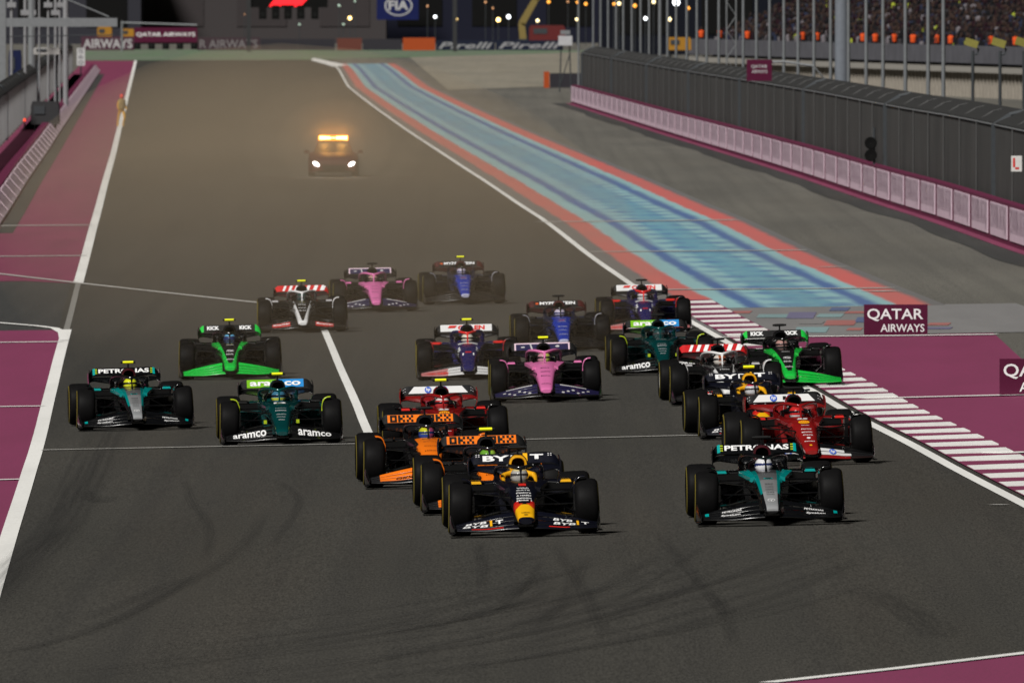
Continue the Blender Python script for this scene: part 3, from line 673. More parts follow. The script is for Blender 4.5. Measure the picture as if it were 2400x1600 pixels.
# 6 green
gr = paint('vivid green', GREEN, rough=.25, coat=.5)
LIV['green'] = liv(nose=paint('green edged nose', (.012, .012, .012), [(GREEN, F(((1, -.035, -.28), -.022, 1))), (GREEN, F(((0, -1, 0), .92, 0)))], rough=.25, coat=.5), body=BLK, halo=BLK, intake=BLK, rest=BLK, flaps=[gr, gr, gr, gr], rflap=paint('black board green ends', (.012, .012, .012), [(GREEN, F(((1, 0, 0), .505, 1)))], rough=.4), rmain=BLK, mirror=BLK, mcap=BKP, deflector=CARB, sidepod=BLK, rim=RIMD, shoulder=gr)
# 7 dark racing green
ag = paint('deep racing green', AGREEN, rough=.16, coat=.8, metal=.25)
LIV['racing'] = liv(nose=paint('racing green nose', (.002, .062, .062), rough=.16, coat=.8, metal=.25), body=ag, halo=ag, intake=BLK, rest=BLK, flaps=[CARB] * 4, rflap=paint('green to blue board', (.012, .012, .012), [((.16, .42, .01), F(((1, 0, 0), -.47, 0), ((-1, 0, 0), -.02, 0))), ((.02, .22, .55), F(((1, 0, 0), .02, 0), ((-1, 0, 0), -.47, 0)))], rough=.4), rmain=CARB, mirror=CARB, mcap=BKP, deflector=paint('lime edged deflector', (.012, .012, .012), [((.40, .52, .02), F(((0, -1, 0), .04, 0)))], rough=.35), sidepod=ag, rim=RIMD)
# 8 pink
pk = paint('pink bodywork', PINK, rough=.3)
nv = paint('pink car navy', (.014, .012, .05), rough=.35)
LIV['pink'] = liv(nose=paint('pink nose', (.62, .15, .36), rough=.35), body=BLK, halo=pk, intake=BLK, rest=BLK, flaps=[CARB, nv, nv, nv], rflap=paint('navy board pale rim', (.012, .012, .012), [((.60, .45, .52), F(((-1, 0, 0), -.505, 1))), ((.016, .013, .055), F(((-1, 0, 0), -.475, 1), ((0, 0, -1), -.938, 0)))], rough=.4), rmain=CARB, mirror=CARB, mcap=simple('pink trim', PINK, .4), deflector=paint('pink edged deflector', (.014, .012, .02), [(PINK, F(((0, -1, 0), .02, 0)))], rough=.35), sidepod=BLK, rim=RIMD, shoulder=pk)
# 9 blue white red
nb = paint('deep blue', NAVY, rough=.22, coat=.6)
LIV['bluered'] = liv(nose=paint('blue nose white band', NAVY, [(WHITEC, F(((0, 1, 0), .60, 0), ((0, -1, 0), -.86, 0))), (WHITEC, F(((1, 0, 0), .155, 1), ((0, 1, 0), .05, 0), ((0, -1, 0), -.35, 0))), ((.5, .02, .02), F(((-1, 0, 0), -.06, 1), ((0, 1, 0), -.22, 0), ((0, -1, 0), .14, 0)))], rough=.25, coat=.5), body=nb, halo=paint('blue halo red crown', NAVY, [((.55, .02, .02), F(((-1, 0, 0), -.17, 1)))], rough=.25), intake=BLK, rest=BLK, flaps=[paint('pale wing', (.4, .16, .16), [((.5, .5, .5), F(((-1, 0, 0), -.4, 1)))], rough=.4), paint('red pale wing', (.42, .12, .12), [((.5, .5, .5), F(((-1, 0, 0), -.42, 1)))], rough=.4), paint('pale wing', (.4,) * 3), CARB], rflap=paint('white board dark ends', (.012, .012, .012), [((.62, .62, .62), F(((-1, 0, 0), -.50, 1)))], rough=.4), rmain=CARB, mirror=paint('red mirror', (.45, .02, .02), rough=.3), mcap=REDL, deflector=paint('red deflector', (.02, .014, .02), [((.42, .02, .02), F(((-1, 0, 0), -.72, 1), ((0, -1, 0), .03, 0)))], rough=.3), sidepod=nb, rim=RIMD, shoulder=nb)
# 10 blue
wb = paint('royal blue', WBLUE, rough=.28)
LIV['blue'] = liv(nose=paint('royal blue nose', WBLUE, [((.35, .36, .5), F(((0, -1, 0), 1.14, 0)))], rough=.3), body=paint('midnight body', (.012, .016, .04), rough=.3), halo=BLK, intake=paint('brown intake', (.06, .012, .01), rough=.4), rest=BLK, flaps=[CARB] * 4, rflap=paint('dark board', (.010, .010, .011), [((.05, .008, .008), F(((1, 0, 0), .46, 1)))], rough=.4), rmain=paint('maroon dark plane', (.025, .008, .008), rough=.4), mirror=BLK, mcap=BKP, deflector=paint('pale edged deflector', (.016, .016, .02), [((.25, .25, .28), F(((0, -1, 0), .05, 0)))], rough=.3), sidepod=paint('midnight body', (.01,) * 3), rim=RIMD)

# ---- lettering per livery: (parent part key, material, mesh)
LET = {k: [] for k in LIV}
def let(k, part, mat, fn):
    mb = MB(); fn(mb); LET[k].append((part, mat, mb.mesh('lettering', 0, fix=False)))
def fw(s): return lambda u, v: wing_pt(s * u if s > 0 else -u, v)
def fwL(u, v): return wing_pt(-u, v)
let('navy', 'rw', WHT, lambda m: (text_on(m, 'BY', rw_pt, -.42, -.06, .22, .80, .035), text_on(m, 'T', rw_pt, .22, .40, .36, .86, .05), text_on(m, 'B', rw_pt, -.04, .10, .22, .8, .035)))
let('navy', 'rw', YELL, lambda m: rect_on(m, rw_pt, .125, .185, .2, .98, 2))
let('navy', 'rw', PALEP, lambda m: [disc_on(m, rw_pt, s * (.47 + dx), vv, .011, .06, 8) for s in (-1, 1) for dx in (0, .035) for vv in (.72, .9)])
let('navy', 'fw', WHT, lambda m: [(text_on(m, 'BYB', (lambda u, v, s=s: wing_pt(u, v)), *((-.80, -.52) if s < 0 else (.36, .62)), .56, .72, .02, .2), text_on(m, 'BYB', wing_pt, *((-.84, -.50) if s < 0 else (.36, .66)), .30, .47, .02, .2), text_on(m, 'T', wing_pt, *((-.40, -.30) if s < 0 else (.74, .84)), .42, .66, .03)) for s in (-1, 1)])
let('navy', 'fw', YELL, lambda m: [rect_on(m, wing_pt, *((-.475, -.445) if s < 0 else (.675, .705)), .33, .72, 1) for s in (-1, 1)])
let('navy', 'fw', REDL, lambda m: [rect_on(m, wing_pt, *((-.72, -.30) if s < 0 else (.30, .58)), .10, .16, 5) for s in (-1, 1)])
let('navy', 'nose', WHT, lambda m: [text_on(m, tx, nf, -hw, hw, -y, -y + .055, .03) for tx, hw, y in (('VISA', .085, .23), ('GATE', .09, .10), ('Castore', .10, -.03), ('A HARD', .10, -.15), ('Siemens', .10, -.26), ('Mobil 1', .10, -.36))])
let('navy', 'nose', REDL, lambda m: text_on(m, '1', nf, -.05, .05, -.54, -.34, .12))
let('navy', 'nose', BLKL, lambda m: (text_on(m, 'HRC', nf, -.055, .055, .92, .97, .02), disc_on(m, nf, 0, 1.05, .03, .02, 10)))
let('navy', 'halo', WHT, lambda m: [text_on(m, 'ORACLE', lambda u, v: Vector((u, 1.185, v)), a, a + .07, .884, .9, .02) for a in (-.18, .11)])
let('silver', 'rw', WHT, lambda m: text_on(m, 'PETRONAS', rw_pt, -.44, .44, .30, .84, .03))
let('silver', 'rw', TEAL, lambda m: [rect_on(m, rw_pt, s * .52 - .02, s * .52 + .02, .1, .95, 2) for s in (-1, 1)])
let('silver', 'rw', LIME, lambda m: [rect_on(m, rw_pt, s * (.475 + dx) - .011, s * (.475 + dx) + .011, v, v + .12, 1) for s in (-1, 1) for dx in (0, .012) for v in (.25, .5, .75)])
let('silver', 'fw', WHT, lambda m: [(text_on(m, 'PETRONAS', wing_pt, *((-.66, -.40) if s < 0 else (.44, .70)), .60, .72, .02), text_on(m, 'Syntium', wing_pt, *((-.68, -.42) if s < 0 else (.46, .72)), .30, .46, .02, .2)) for s in (-1, 1)])
let('silver', 'fw', TEAL, lambda m: [rect_on(m, wing_pt, s * .86 - .025, s * .86 + .025, .45, .8, 2) for s in (-1, 1)])
let('silver', 'nose', TEAL, lambda m: (disc_on(m, nf, 0, -.15, .062, .045), ))
let('silver', 'nose', BLKL, lambda m: (disc_on(m, lambda u, v: nf(u, v) + Vector((0, 0, .003)), 0, -.15, .045, .028), [text_on(m, tx, nf, -.055, .055, v, v + .045, .01) for tx, v in (('SAP', .12), ('CrowdStrike', .24), ('IWC', .36), ('G42', .48), ('WhatsApp', .58))]))
def star(m):
    for a in (90, 210, 330):
        ca, sa = math.cos(R(a)), math.sin(R(a)); nx, ny = -sa, ca
        q = lambda u, v: nf(u * .05, .86 + v * .07 * 1.0)
        m.add([q(ca * .95, sa * .95), q(nx * .14, ny * .14), q(-nx * .14, -ny * .14)], [(0, 1, 2)])
    n = 24
    for k in range(n):
        a, b = 2 * math.pi * k / n, 2 * math.pi * (k + 1) / n
        m.add([nf(.05 * math.cos(a), .86 + .07 * math.sin(a)), nf(.05 * math.cos(b), .86 + .07 * math.sin(b)), nf(.043 * math.cos(b), .86 + .06 * math.sin(b)), nf(.043 * math.cos(a), .86 + .06 * math.sin(a))], [(0, 1, 2, 3)])
let('silver', 'nose', WHT, star)
def okx(m):
    # pixel letters O K X, twice
    for x0 in (-.47, .09):
        c = .042; 
        def px(i, j, w=1, h=1): rect_on(m, rw_pt, x0 + i * c, x0 + (i + w) * c, .12 + j * .25, .12 + (j + h) * .25, 1)
        px(.4, 0, .75, 3); px(2.05, 0, .75, 3); px(.4, 0, 2.4, .75); px(.4, 2.25, 2.4, .75)
        px(3.3, 0, .8, 3); px(4.1, 1, .8, 1); px(4.9, 0, .8, 1); px(4.9, 2, .8, 1)
        px(6.3, 0, .8, 1); px(6.3, 2, .8, 1); px(7.1, 1, .8, 1); px(7.9, 0, .8, 1); px(7.9, 2, .8, 1)
let('orange', 'rw', BLKL, okx)
let('orange', 'nose', BLKL, lambda m: (rect_on(m, nf, -.1, -.01, -.78, -.74, 2), rect_on(m, nf, .05, .11, -.80, -.76, 2), [text_on(m, tx, nf, -.09, .09, v, v + .05, .005) for tx, v in (('Mastercard', -.45), ('Cisco', -.15), ('Hilton', .12), ('Android', .4))]))
let('orange', 'fw', BLKL, lambda m: [text_on(m, 'OKX', wing_pt, *((-.55, -.28) if s < 0 else (.28, .55)), .30, .45, .02, .25) for s in (-1, 1)])
let('orange', 'tub', WHT, lambda m: [disc_on(m, lambda u, v, s=s: Vector((s * .295 + u, 1.035, .625 + v)), 0, 0, .035, .035) for s in (-1, 1)])
let('orange', 'intake', simple('orange red badge', (.6, .08, .01), .4), lambda m: disc_on(m, lambda u, v: Vector((u, 2.15, .795 + v)), 0, 0, .055, .03))
let('red', 'rw', BLU, lambda m: [disc_on(m, rw_pt, x, .5, .055, .40) for x in (-.16, .10)])
let('red', 'rw', WHT, lambda m: [text_on(m, 'hp', lambda u, v: rw_pt(u, v, .010), x - .035, x + .035, .25, .75, .02, .2) for x in (-.16, .10)])
let('red', 'rw', PALEP, lambda m: [disc_on(m, rw_pt, s * (.53 + dx), vv, .009, .05, 8) for s in (-1, 1) for dx in (0, .03) for vv in (.35, .7)])
let('red', 'fw', BLU, lambda m: [disc_on(m, wing_pt, s * .34, .5, .055, .2) for s in (-1, 1)])
let('red', 'fw', WHT, lambda m: [text_on(m, 'hp', lambda u, v: wing_pt(u, v, .01), s * .34 - .035, s * .34 + .035, .36, .62, .02, .2) for s in (-1, 1)])
let('red', 'nose', simple('yellow emblem', (.75, .36, .01), .4), lambda m: (disc_on(m, nf, 0, -.28, .085, .11), rect_on(m, nf, -.018, .018, .96, 1.03, 1)))
let('red', 'nose', REDL, lambda m: [rect_on(m, lambda u, v: nf(u, v) + Vector((0, 0, .003)), -.05 + .03 * k, -.04 + .03 * k, -.34, -.23, 1) for k in range(4)])
let('red', 'nose', WHT, lambda m: (text_on(m, '55', nf, -.085, .085, -.68, -.52, .05, .15), [text_on(m, tx, nf, -hw, hw, v, v + .05, .02) for tx, v, hw in (('Genesys', -.08, .06), ('Peroni', .12, .075), ('BINGX', .28, .08), ('Ceva', .42, .075), ('Ferrari', .74, .075))], disc_on(m, nf, 0, .6, .03, .04, 10)))
def stripes(m):
    for s in (-1, 1):
        for k, x in enumerate((.16, .26, .36)):
            xx = x - .26 if False else x
            rect_on(m, rw_pt, (-.42 + .13 * k) if s < 0 else (.10 + .16 * k), (-.37 + .14 * k) if s < 0 else (.17 + .17 * k), .06, .94, 2, skew=.05)
let('white', 'rw', WHT, stripes)
let('white', 'fw', WHT, lambda m: [text_on(m, 'MoneyGram', wing_pt, *((-.66, -.30) if s < 0 else (.30, .66)), .40, .64, .02, .2) for s in (-1, 1)])
let('white', 'nose', WHT, lambda m: [text_on(m, tx, nf, -.085, .085, v, v + .06, .02) for tx, v in (('Haas', -.2), ('MoneyGram', .1), ('Palm Angels', .3))])
let('green', 'rw', WHT, lambda m: [text_on(m, 'KICK', rw_pt, x, x + .24, .25, .82, .05) for x in (-.44, .20)])
let('green', 'nose', PALEP, lambda m: [text_on(m, tx, nf, -.075, .075, v, v + h, .03) for tx, v, h in (('S', .05, .12), ('kick', .28, .1), ('stake', .62, .08), ('Everdome', -.42, .06))])
let('racing', 'rw', WHT, lambda m: text_on(m, 'aramco', rw_pt, -.42, .42, .18, .72, .03))
let('racing', 'fw', WHT, lambda m: [text_on(m, 'aramco', wing_pt, *((-.80, -.26) if s < 0 else (.26, .80)), .30, .78, .02) for s in (-1, 1)])
let('racing', 'nose', PALEP, lambda m: [text_on(m, tx, nf, -hw, hw, v, v + .05, .015) for tx, v, hw in (('ASTON MARTIN', -.55, .1), ('Cognizant', -.1, .09), ('aramco', .05, .09), ('Valvoline', .25, .08), ('NetApp', .4, .07), ('Citi', .55, .05))])
let('racing', 'fw', LIME, lambda m: [rect_on(m, lambda u, v, s=s: Vector((s * (.24 + u), -.5 - v * .1, .35 + v)), 0, .05, 0, .06, 1) for s in (-1, 1)])
let('pink', 'nose', BLKL, lambda m: [text_on(m, tx, nf, -.085, .085, v, v + .06, .01, .15) for tx, v in (('BWT', -.15), ('castrol', .1), ('Binance', .35), ('alpine', .85))])
let('pink', 'fw', PALEP, lambda m: [(rect_on(m, wing_pt, *((-.72, -.25) if s < 0 else (.25, .72)), .92, .99, 6), [disc_on(m, wing_pt, s * (.3 + .09 * k), .35 + .4 * ((k * 7) % 3) / 3, .03, .07, 6) for k in range(6)]) for s in (-1, 1)])
let('pink', 'rw', PALEP, lambda m: (rect_on(m, rw_pt, -.20, -.17, .1, .9, 1, skew=-.03), disc_on(m, rw_pt, .28, .45, .04, .14, 8), disc_on(m, rw_pt, -.35, .4, .04, .1, 8)))
let('bluered', 'rw', REDL, lambda m: (text_on(m, 'ORLEN', rw_pt, -.16, .36, .18, .84, .04), rect_on(m, rw_pt, -.36, -.22, .5, .85, 2, skew=.04)))
let('bluered', 'fw', REDL, lambda m: [text_on(m, 'VISA CASH', wing_pt, *((-.80, -.40) if s < 0 else (.40, .80)), .15, .40, .02) for s in (-1, 1)])
let('bluered', 'nose', REDL, lambda m: text_on(m, 'VISA', nf, -.09, .09, -.58, -.48, .03))
let('bluered', 'nose', WHT, lambda m: [(rect_on(m, nf, s * .165 - .018, s * .165 + .018, -.12, .02, 1), rect_on(m, nf, s * .10 - .012, s * .10 + .012, .22, .36, 1)) for s in (-1, 1)])
let('blue', 'rw', WHT, lambda m: text_on(m, 'MYPROTEIN', rw_pt, -.34, .40, .34, .82, .03))
let('blue', 'rw', simple('orange mark', (.5, .08, .02), .4), lambda m: rect_on(m, rw_pt, -.43, -.37, .4, .7, 1))
let('blue', 'nose', PALEP, lambda m: [text_on(m, tx, nf, -.09, .09, v, v + .06, .01) for tx, v in (('Komatsu', -.45), ('Gulf', -.2), ('Duracell', .2), ('Stephens', .45), ('KRAKEN', .75))])
let('blue', 'nose', simple('orange mark', (.5,) * 3), lambda m: text_on(m, 'Gulf', nf, -.06, .06, -.32, -.24, .02))

# ---- helmets and driver
def driver_mesh():
    """seated driver: one continuous skinned body in racing suit and gloves"""
    J = [((0, 1.75, .30), .16), ((0, 1.80, .45), .16), ((0, 1.78, .58), .13), ((0, 1.72, .66), .07), ((0, 1.69, .70), .075),
         ((.19, 1.76, .55), .075), ((.27, 1.5, .46), .055), ((.14, 1.24, .58), .04), ((-.19, 1.76, .55), .075), ((-.27, 1.5, .46), .055), ((-.14, 1.24, .58), .04),
         ((.11, 1.4, .30), .09), ((.12, .95, .44), .07), ((.10, .5, .36), .05), ((-.11, 1.4, .30), .09), ((-.12, .95, .44), .07), ((-.10, .5, .36), .05)]
    E = [(0, 1), (1, 2), (2, 3), (3, 4), (2, 5), (5, 6), (6, 7), (2, 8), (8, 9), (9, 10), (0, 11), (11, 12), (12, 13), (0, 14), (14, 15), (15, 16)]
    return skin(J, E, 'person')
def skin(J, E, name, sub=1):
    me = bpy.data.meshes.new(name); me.from_pydata([j[0] for j in J], E, []); ob = bpy.data.objects.new(name, me); COL.objects.link(ob)
    ob.modifiers.new('skin', 'SKIN'); sv = me.skin_vertices[0].data if me.skin_vertices else None
    if sv is None:
        bm = bmesh.new(); bm.from_mesh(me); bm.verts.layers.skin.verify(); bm.to_mesh(me); bm.free(); sv = me.skin_vertices[0].data
    for q, j in zip(sv, J): q.radius = (j[1], j[1])
    sv[0].use_root = True
    s = ob.modifiers.new('sub', 'SUBSURF'); s.levels = sub; s.render_levels = sub
    dg = bpy.context.evaluated_depsgraph_get(); dg.update(); out = bpy.data.meshes.new_from_object(ob.evaluated_get(dg)); out.name = name
    bpy.data.objects.remove(ob); out.materials.clear(); out.shade_smooth(); return out
ME_driver = driver_mesh()
mb = MB(); c_ = Vector((0, 1.66, .715)); rs = []
for k in range(9):                                            # helmet shell, egg-shaped with a chin bar
    a = math.pi * (k / 8); r_ = math.sin(a); z = -math.cos(a)
    rr = [c_ + Vector((math.cos(b) * .125 * (r_ ** .75), math.sin(b) * .150 * (r_ ** .75) - (.012 if z < 0 else 0), z * (.128 if z > 0 else .135))) for b in [2 * math.pi * q / 20 for q in range(20)]]
    rs.append(rr)
mb.loft(rs); ME_helmet = mb.mesh('helmet', 70)
mb = MB(); rows = []
for z, k in ((-.035, 1.0), (.0, 1.03), (.03, 1.0), (.052, .965)):
    r_ = math.sqrt(max(0, 1 - (z / .13) ** 2)) ** .75
    rows.append([c_ + Vector((math.sin(b) * .1275 * r_, -math.cos(b) * .1545 * r_, z)) for b in [R(-78 + 156 * q / 14) for q in range(15)]])
mb.slab(rows, (0, .004, 0)); ME_visor = mb.mesh('visor', 70)
def helmet_mat(name, base, zones): return paint(name, base, zones, rough=.2, coat=.7)
VIS = paint('dark visor', (.008, .008, .012), rough=.06, coat=1); VISB = paint('blue mirror visor', (.03, .05, .2), rough=.08, coat=1, metal=.4); VISS = paint('silver visor', (.22, .21, .22), rough=.12, metal=.8)
HEL = {
 'silver': (helmet_mat('silver helmet', (.34, .33, .31), [((.5, .42, .2), F(((0, 0, 1), .80, 0)))]), VISS), 'white63': (helmet_mat('white helmet', (.62, .62, .64), [((.03, .03, .04), F(((0, 0, -1), -.67, 0)))]), VISB),
 'green': (helmet_mat('lime green helmet', (.12, .30, .03), [((.02, .03, .02), F(((1, 0, .4), .40, 0))), ((.3, .5, .05), F(((1, 0, .2), .20, 0)))]), VIS), 'yellowblue': (helmet_mat('yellow and blue helmet', (.45, .46, .02), [((.03, .06, .25), F(((0, 0, -1), -.73, 0))), ((.3, .05, .12), F(((1, 0, 0), .04, 0)))]), VISB),
 'redw': (helmet_mat('red helmet', (.45, .02, .02), [((.6, .6, .6), F(((0, 0, -1), -.70, 0)))]), VIS), 'redc': (helmet_mat('red white helmet', (.40, .03, .03), [((.55, .5, .5), F(((0, 0, 1), .79, 0)))]), VIS),
 'redblue': (helmet_mat('red blue white helmet', (.5, .5, .52), [((.4, .03, .06), F(((0, 0, 1), .80, 0))), ((.03, .05, .2), F(((0, 0, -1), -.66, 0)))]), VISS), 'whitebr': (helmet_mat('white and rust helmet', (.5, .46, .42), [((.3, .08, .03), F(((1, 0, 0), -.03, 0), ((0, 0, 1), .72, 0)))]), VIS),
 'rose': (helmet_mat('rose and black helmet', (.35, .2, .18), [((.03, .03, .03), F(((0, 0, -1), -.72, 0)))]), VIS), 'yellow': (helmet_mat('bright yellow helmet', (.55, .58, .02), [((.25, .25, .03), F(((0, 0, -1), -.70, 0)))]), VIS),
 'teal': (helmet_mat('teal yellow helmet', (.04, .14, .22), [((.45, .5, .05), F(((0, 0, -1), -.72, 0), ((0, 0, 1), .64, 0)))]), VIS), 'bluehat': (helmet_mat('black and blue helmet', (.03, .04, .07), [((.1, .3, .5), F(((0, 0, 1), .79, 0)))]), VISB),
 'dark': (helmet_mat('dark green helmet', (.02, .05, .05), []), VISS), 'pinky': (helmet_mat('pink and yellow helmet', (.45, .2, .25), [((.4, .45, .08), F(((1, 0, 0), .04, 0)))]), VIS),
 'cream': (helmet_mat('cream helmet', (.55, .50, .42), [((.05, .05, .12), F(((0, 0, -1), -.70, 0)))]), VIS), 'lilac': (helmet_mat('lilac white helmet', (.4, .36, .45), [((.03, .04, .1), F(((0, 0, -1), -.72, 0)))]), VISB),
}
SUIT = simple('dark race suit', (.03, .03, .04), .8)

def make_car(key, px, py, yaw, label, camera, helmet, dlabel, number=None, led=False, roll=0.0):
    L_ = LIV[key]; g = G(px, py); k = lerp_knots(KK, g.y)
    root = empty('racing_car', (g.x, g.y, g.z + .012), (0, -math.atan(k) - roll, yaw)); tag(root, label, 'racing car', 'single-seater racing cars leaving the grid')
    P = lambda nm, me, mat, par=root: link(nm, PR[me], mat, par)
    nose = P('nose', 'nose', L_['nose']); tub = P('cockpit', 'tub', L_['body']); P('head_rest', 'rest', L_['rest'], tub); P('steering_wheel', 'swheel', BLK, tub); P('antenna', 'antenna', BLK, nose)
    halo = P('halo', 'halo', L_['halo']); P('halo_strut', 'strut', L_['halo'], halo)
    itk = P('air_intake', 'intake', L_['intake']); P('intake_throat', 'throat', DARK, itk)
    P('engine_cover', 'cover', L_['body']); P('floor', 'floor', CARB)
    pod = P('camera_pod', 'pod', YEL if camera == 'y' else BKP); P('camera_lens', 'podend-1', BKP, pod); P('camera_lens', 'podend1', BKP, pod); P('camera_stalk', 'stalk', BLK, pod)
    fwp = None
    for s in (-1, 1):
        P('shoulder', 'shoulder%d' % s, L_.get('shoulder', L_['body']))
        sp = P('sidepod', 'sidepod%d' % s, L_['sidepod']); P('inlet', 'mouth%d' % s, DARK, sp)
        mr = P('mirror', 'mirror%d' % s, L_['mirror']); P('mirror_stay', 'mstay%d' % s, CARB, mr); P('mirror_cap', 'mcap%d' % s, L_['mcap'], mr)
        for q in range(6): P('suspension_arm', 'arm%d_%d' % (q, s), CARB)
        P('suspension_arm', 'rarm%d' % s, CARB); P('brake_duct', 'duct%d' % s, CARB); P('wheel_deflector', 'deflector%d' % s, L_['deflector'])
        for nm, x, y, cam_ in (('f', .842, 0, .035), ('r', .797, 3.6, .015)):
            wh_ = link('wheel', PR['rim%s%d' % (nm, s)], L_['rim'], root); wh_.location = (s * x, y, .362); wh_.rotation_euler = (random.random() * 6, s * -cam_, -.012 if nm == 'f' else 0); wh_.rotation_mode = 'XYZ'
            link('tyre', PR['tyre' + nm], TYRE, wh_); link('sidewall_band', PR['band%s%d' % (nm, s)], YBAND, wh_)
    fwp = P('front_wing', 'fw0_-1', L_['flaps'][0]); P('main_plane', 'fw0_1', L_['flaps'][0], fwp)
    for s in (-1, 1):
        for q in (1, 2, 3): P('flap', 'fw%d_%d' % (q, s), L_['flaps'][q], fwp)
        P('endplate', 'endplate%d' % s, CARB, fwp); P('wing_pylon', 'wpylon%d' % s, CARB, fwp)
    rwp = P('rear_wing', 'rmain', L_['rmain']); P('flap', 'rflap', L_['rflap'], rwp); P('beam_wing', 'beam', CARB, rwp); P('wing_pylon', 'pylon', CARB, rwp); P('tail_lamp', 'tail', TAIL)
    for s in (-1, 1): P('endplate', 'rend%d' % s, L_.get('rend', L_['rmain']), rwp)
    par = {'rw': rwp, 'fw': fwp, 'nose': nose, 'halo': halo, 'tub': tub, 'intake': itk}
    for part, mat, me in LET[key]: link('lettering', me, mat, par[part])
    if number:
        mb = MB(); text_on(mb, number, nf, -.10, .10, -.62, -.46, .05); mk('race_number', mb, WHT, nose, 0, False)
    if led:
        mb = MB(); mb.lathe([(0, .001), (.0, .022), (.008, .024)], 10, 'y', (-.05, 1.17, .655)); mk('led_glint', mb, emit('led glint', (.75, .88, 1.0), 6), tub, 40)  # glowing bead stands in for the wheel LEDs' reflection on the visor
    dr = link('person', ME_driver, SUIT); dr.location = root.location; dr.rotation_euler = root.rotation_euler
    tag(dr, dlabel, 'person', 'drivers seated in the cars')
    h = link('helmet', ME_helmet, HEL[helmet][0], dr); link('visor', ME_visor, HEL[helmet][1], h)
    return root

CARS = [
 ('navy', 1229, 1254, .028, 'dark navy racing car with yellow nose tip leading the pack', 'b', 'silver', 'driver in silver helmet in the leading navy car', None, 0),
 ('silver', 1804, 1228, .022, 'black racing car with silver nose at right, second in the pack', 'b', 'white63', 'driver in white helmet in the front right black car', None, 0),
 ('orange', 1156, 1202, .035, 'orange and black car with yellow camera pod, directly behind the leading navy car', 'y', 'green', 'driver in lime green helmet behind the leading car', None, 0),
 ('orange', 1012, 1141, .040, 'orange and black car with black camera pod beside the long white bar', 'b', 'yellowblue', 'driver in yellow and blue helmet in an orange car', None, 0),
 ('red', 1890, 1088, .060, 'red racing car beside the striped kerb at right', 'b', 'redw', 'driver in red helmet in the red car near the kerb', None, 0),
 ('red', 1045, 1062, .028, 'red racing car with yellow camera pod half hidden behind orange cars', 'y', 'redc', 'driver in red and white helmet in the half hidden red car', None, 0),
 ('navy', 1782, 1027, .056, 'dark navy car with yellow intake ring behind the red car by the kerb', 'y', 'redblue', 'driver in the second navy car behind the red car', None, 0),
 ('white', 1702, 947, .043, 'car with white halo and red striped rear wing behind the second navy car', 'b', 'whitebr', 'driver in white and rust helmet under the white halo at right', None, 0),
 ('green', 1846, 908, .038, 'black and vivid green car with black camera pod next to maroon run-off', 'b', 'rose', 'driver in rose and black helmet in the green car at right', None, 0),
 ('silver', 317, 1007, .064, 'black car with silver nose and yellow camera pod, leftmost of the pack', 'y', 'yellow', 'driver in bright yellow helmet in the leftmost car', None, 0),
 ('racing', 660, 1042, .033, 'dark green racing car with number 14 on its nose', 'y', 'teal', 'driver in teal and yellow helmet in the dark green number 14 car', '14', 0),
 ('green', 541, 888, .018, 'vivid green car with yellow camera pod at left behind the black car', 'y', 'bluehat', 'driver in black and blue helmet in the left green car', None, 0),
 ('racing', 1553, 878, .022, 'dark green racing car without number in front of the kerb end', 'b', 'dark', 'driver in dark green helmet in the car at the kerb end', None, 0),
 ('pink', 1280, 941, .010, 'pink nosed racing car with yellow camera pod in mid track', 'y', 'pinky', 'driver in pink and yellow helmet in the nearer pink car', None, 0),
 ('bluered', 1099, 889, .010, 'blue, white and red car with yellow camera pod in mid track', 'y', 'cream', 'driver in cream helmet in the blue and red mid track car', None, 0),
 ('blue', 1319, 823, .026, 'royal blue nosed car with black camera pod behind the pink car', 'b', 'lilac', 'driver in lilac helmet in the blue car behind the pink car', None, 1),
 ('bluered', 1513, 779, .022, 'blue, white and red car with black camera pod beside the painted run-off', 'b', 'redblue', 'driver in the blue and red car beside the run-off', None, 0),
 ('white', 710, 779, .018, 'car with white edged nose and yellow camera pod, back left in dust', 'y', 'dark', 'driver under the white halo in the dusty back left car', None, 0),
 ('pink', 880, 731, .035, 'pink nosed car with black camera pod in the dust at the back', 'b', 'rose', 'driver in the dusty pink car at the back', None, 0),
 ('blue', 1088, 713, .035, 'royal blue nosed car with yellow camera pod, last of the pack', 'y', 'lilac', 'driver in the last blue car of the pack', None, 1),
]
for c in CARS: make_car(c[0], c[1], c[2], c[3], c[4], c[5], c[6], c[7], c[8], c[9], .006)

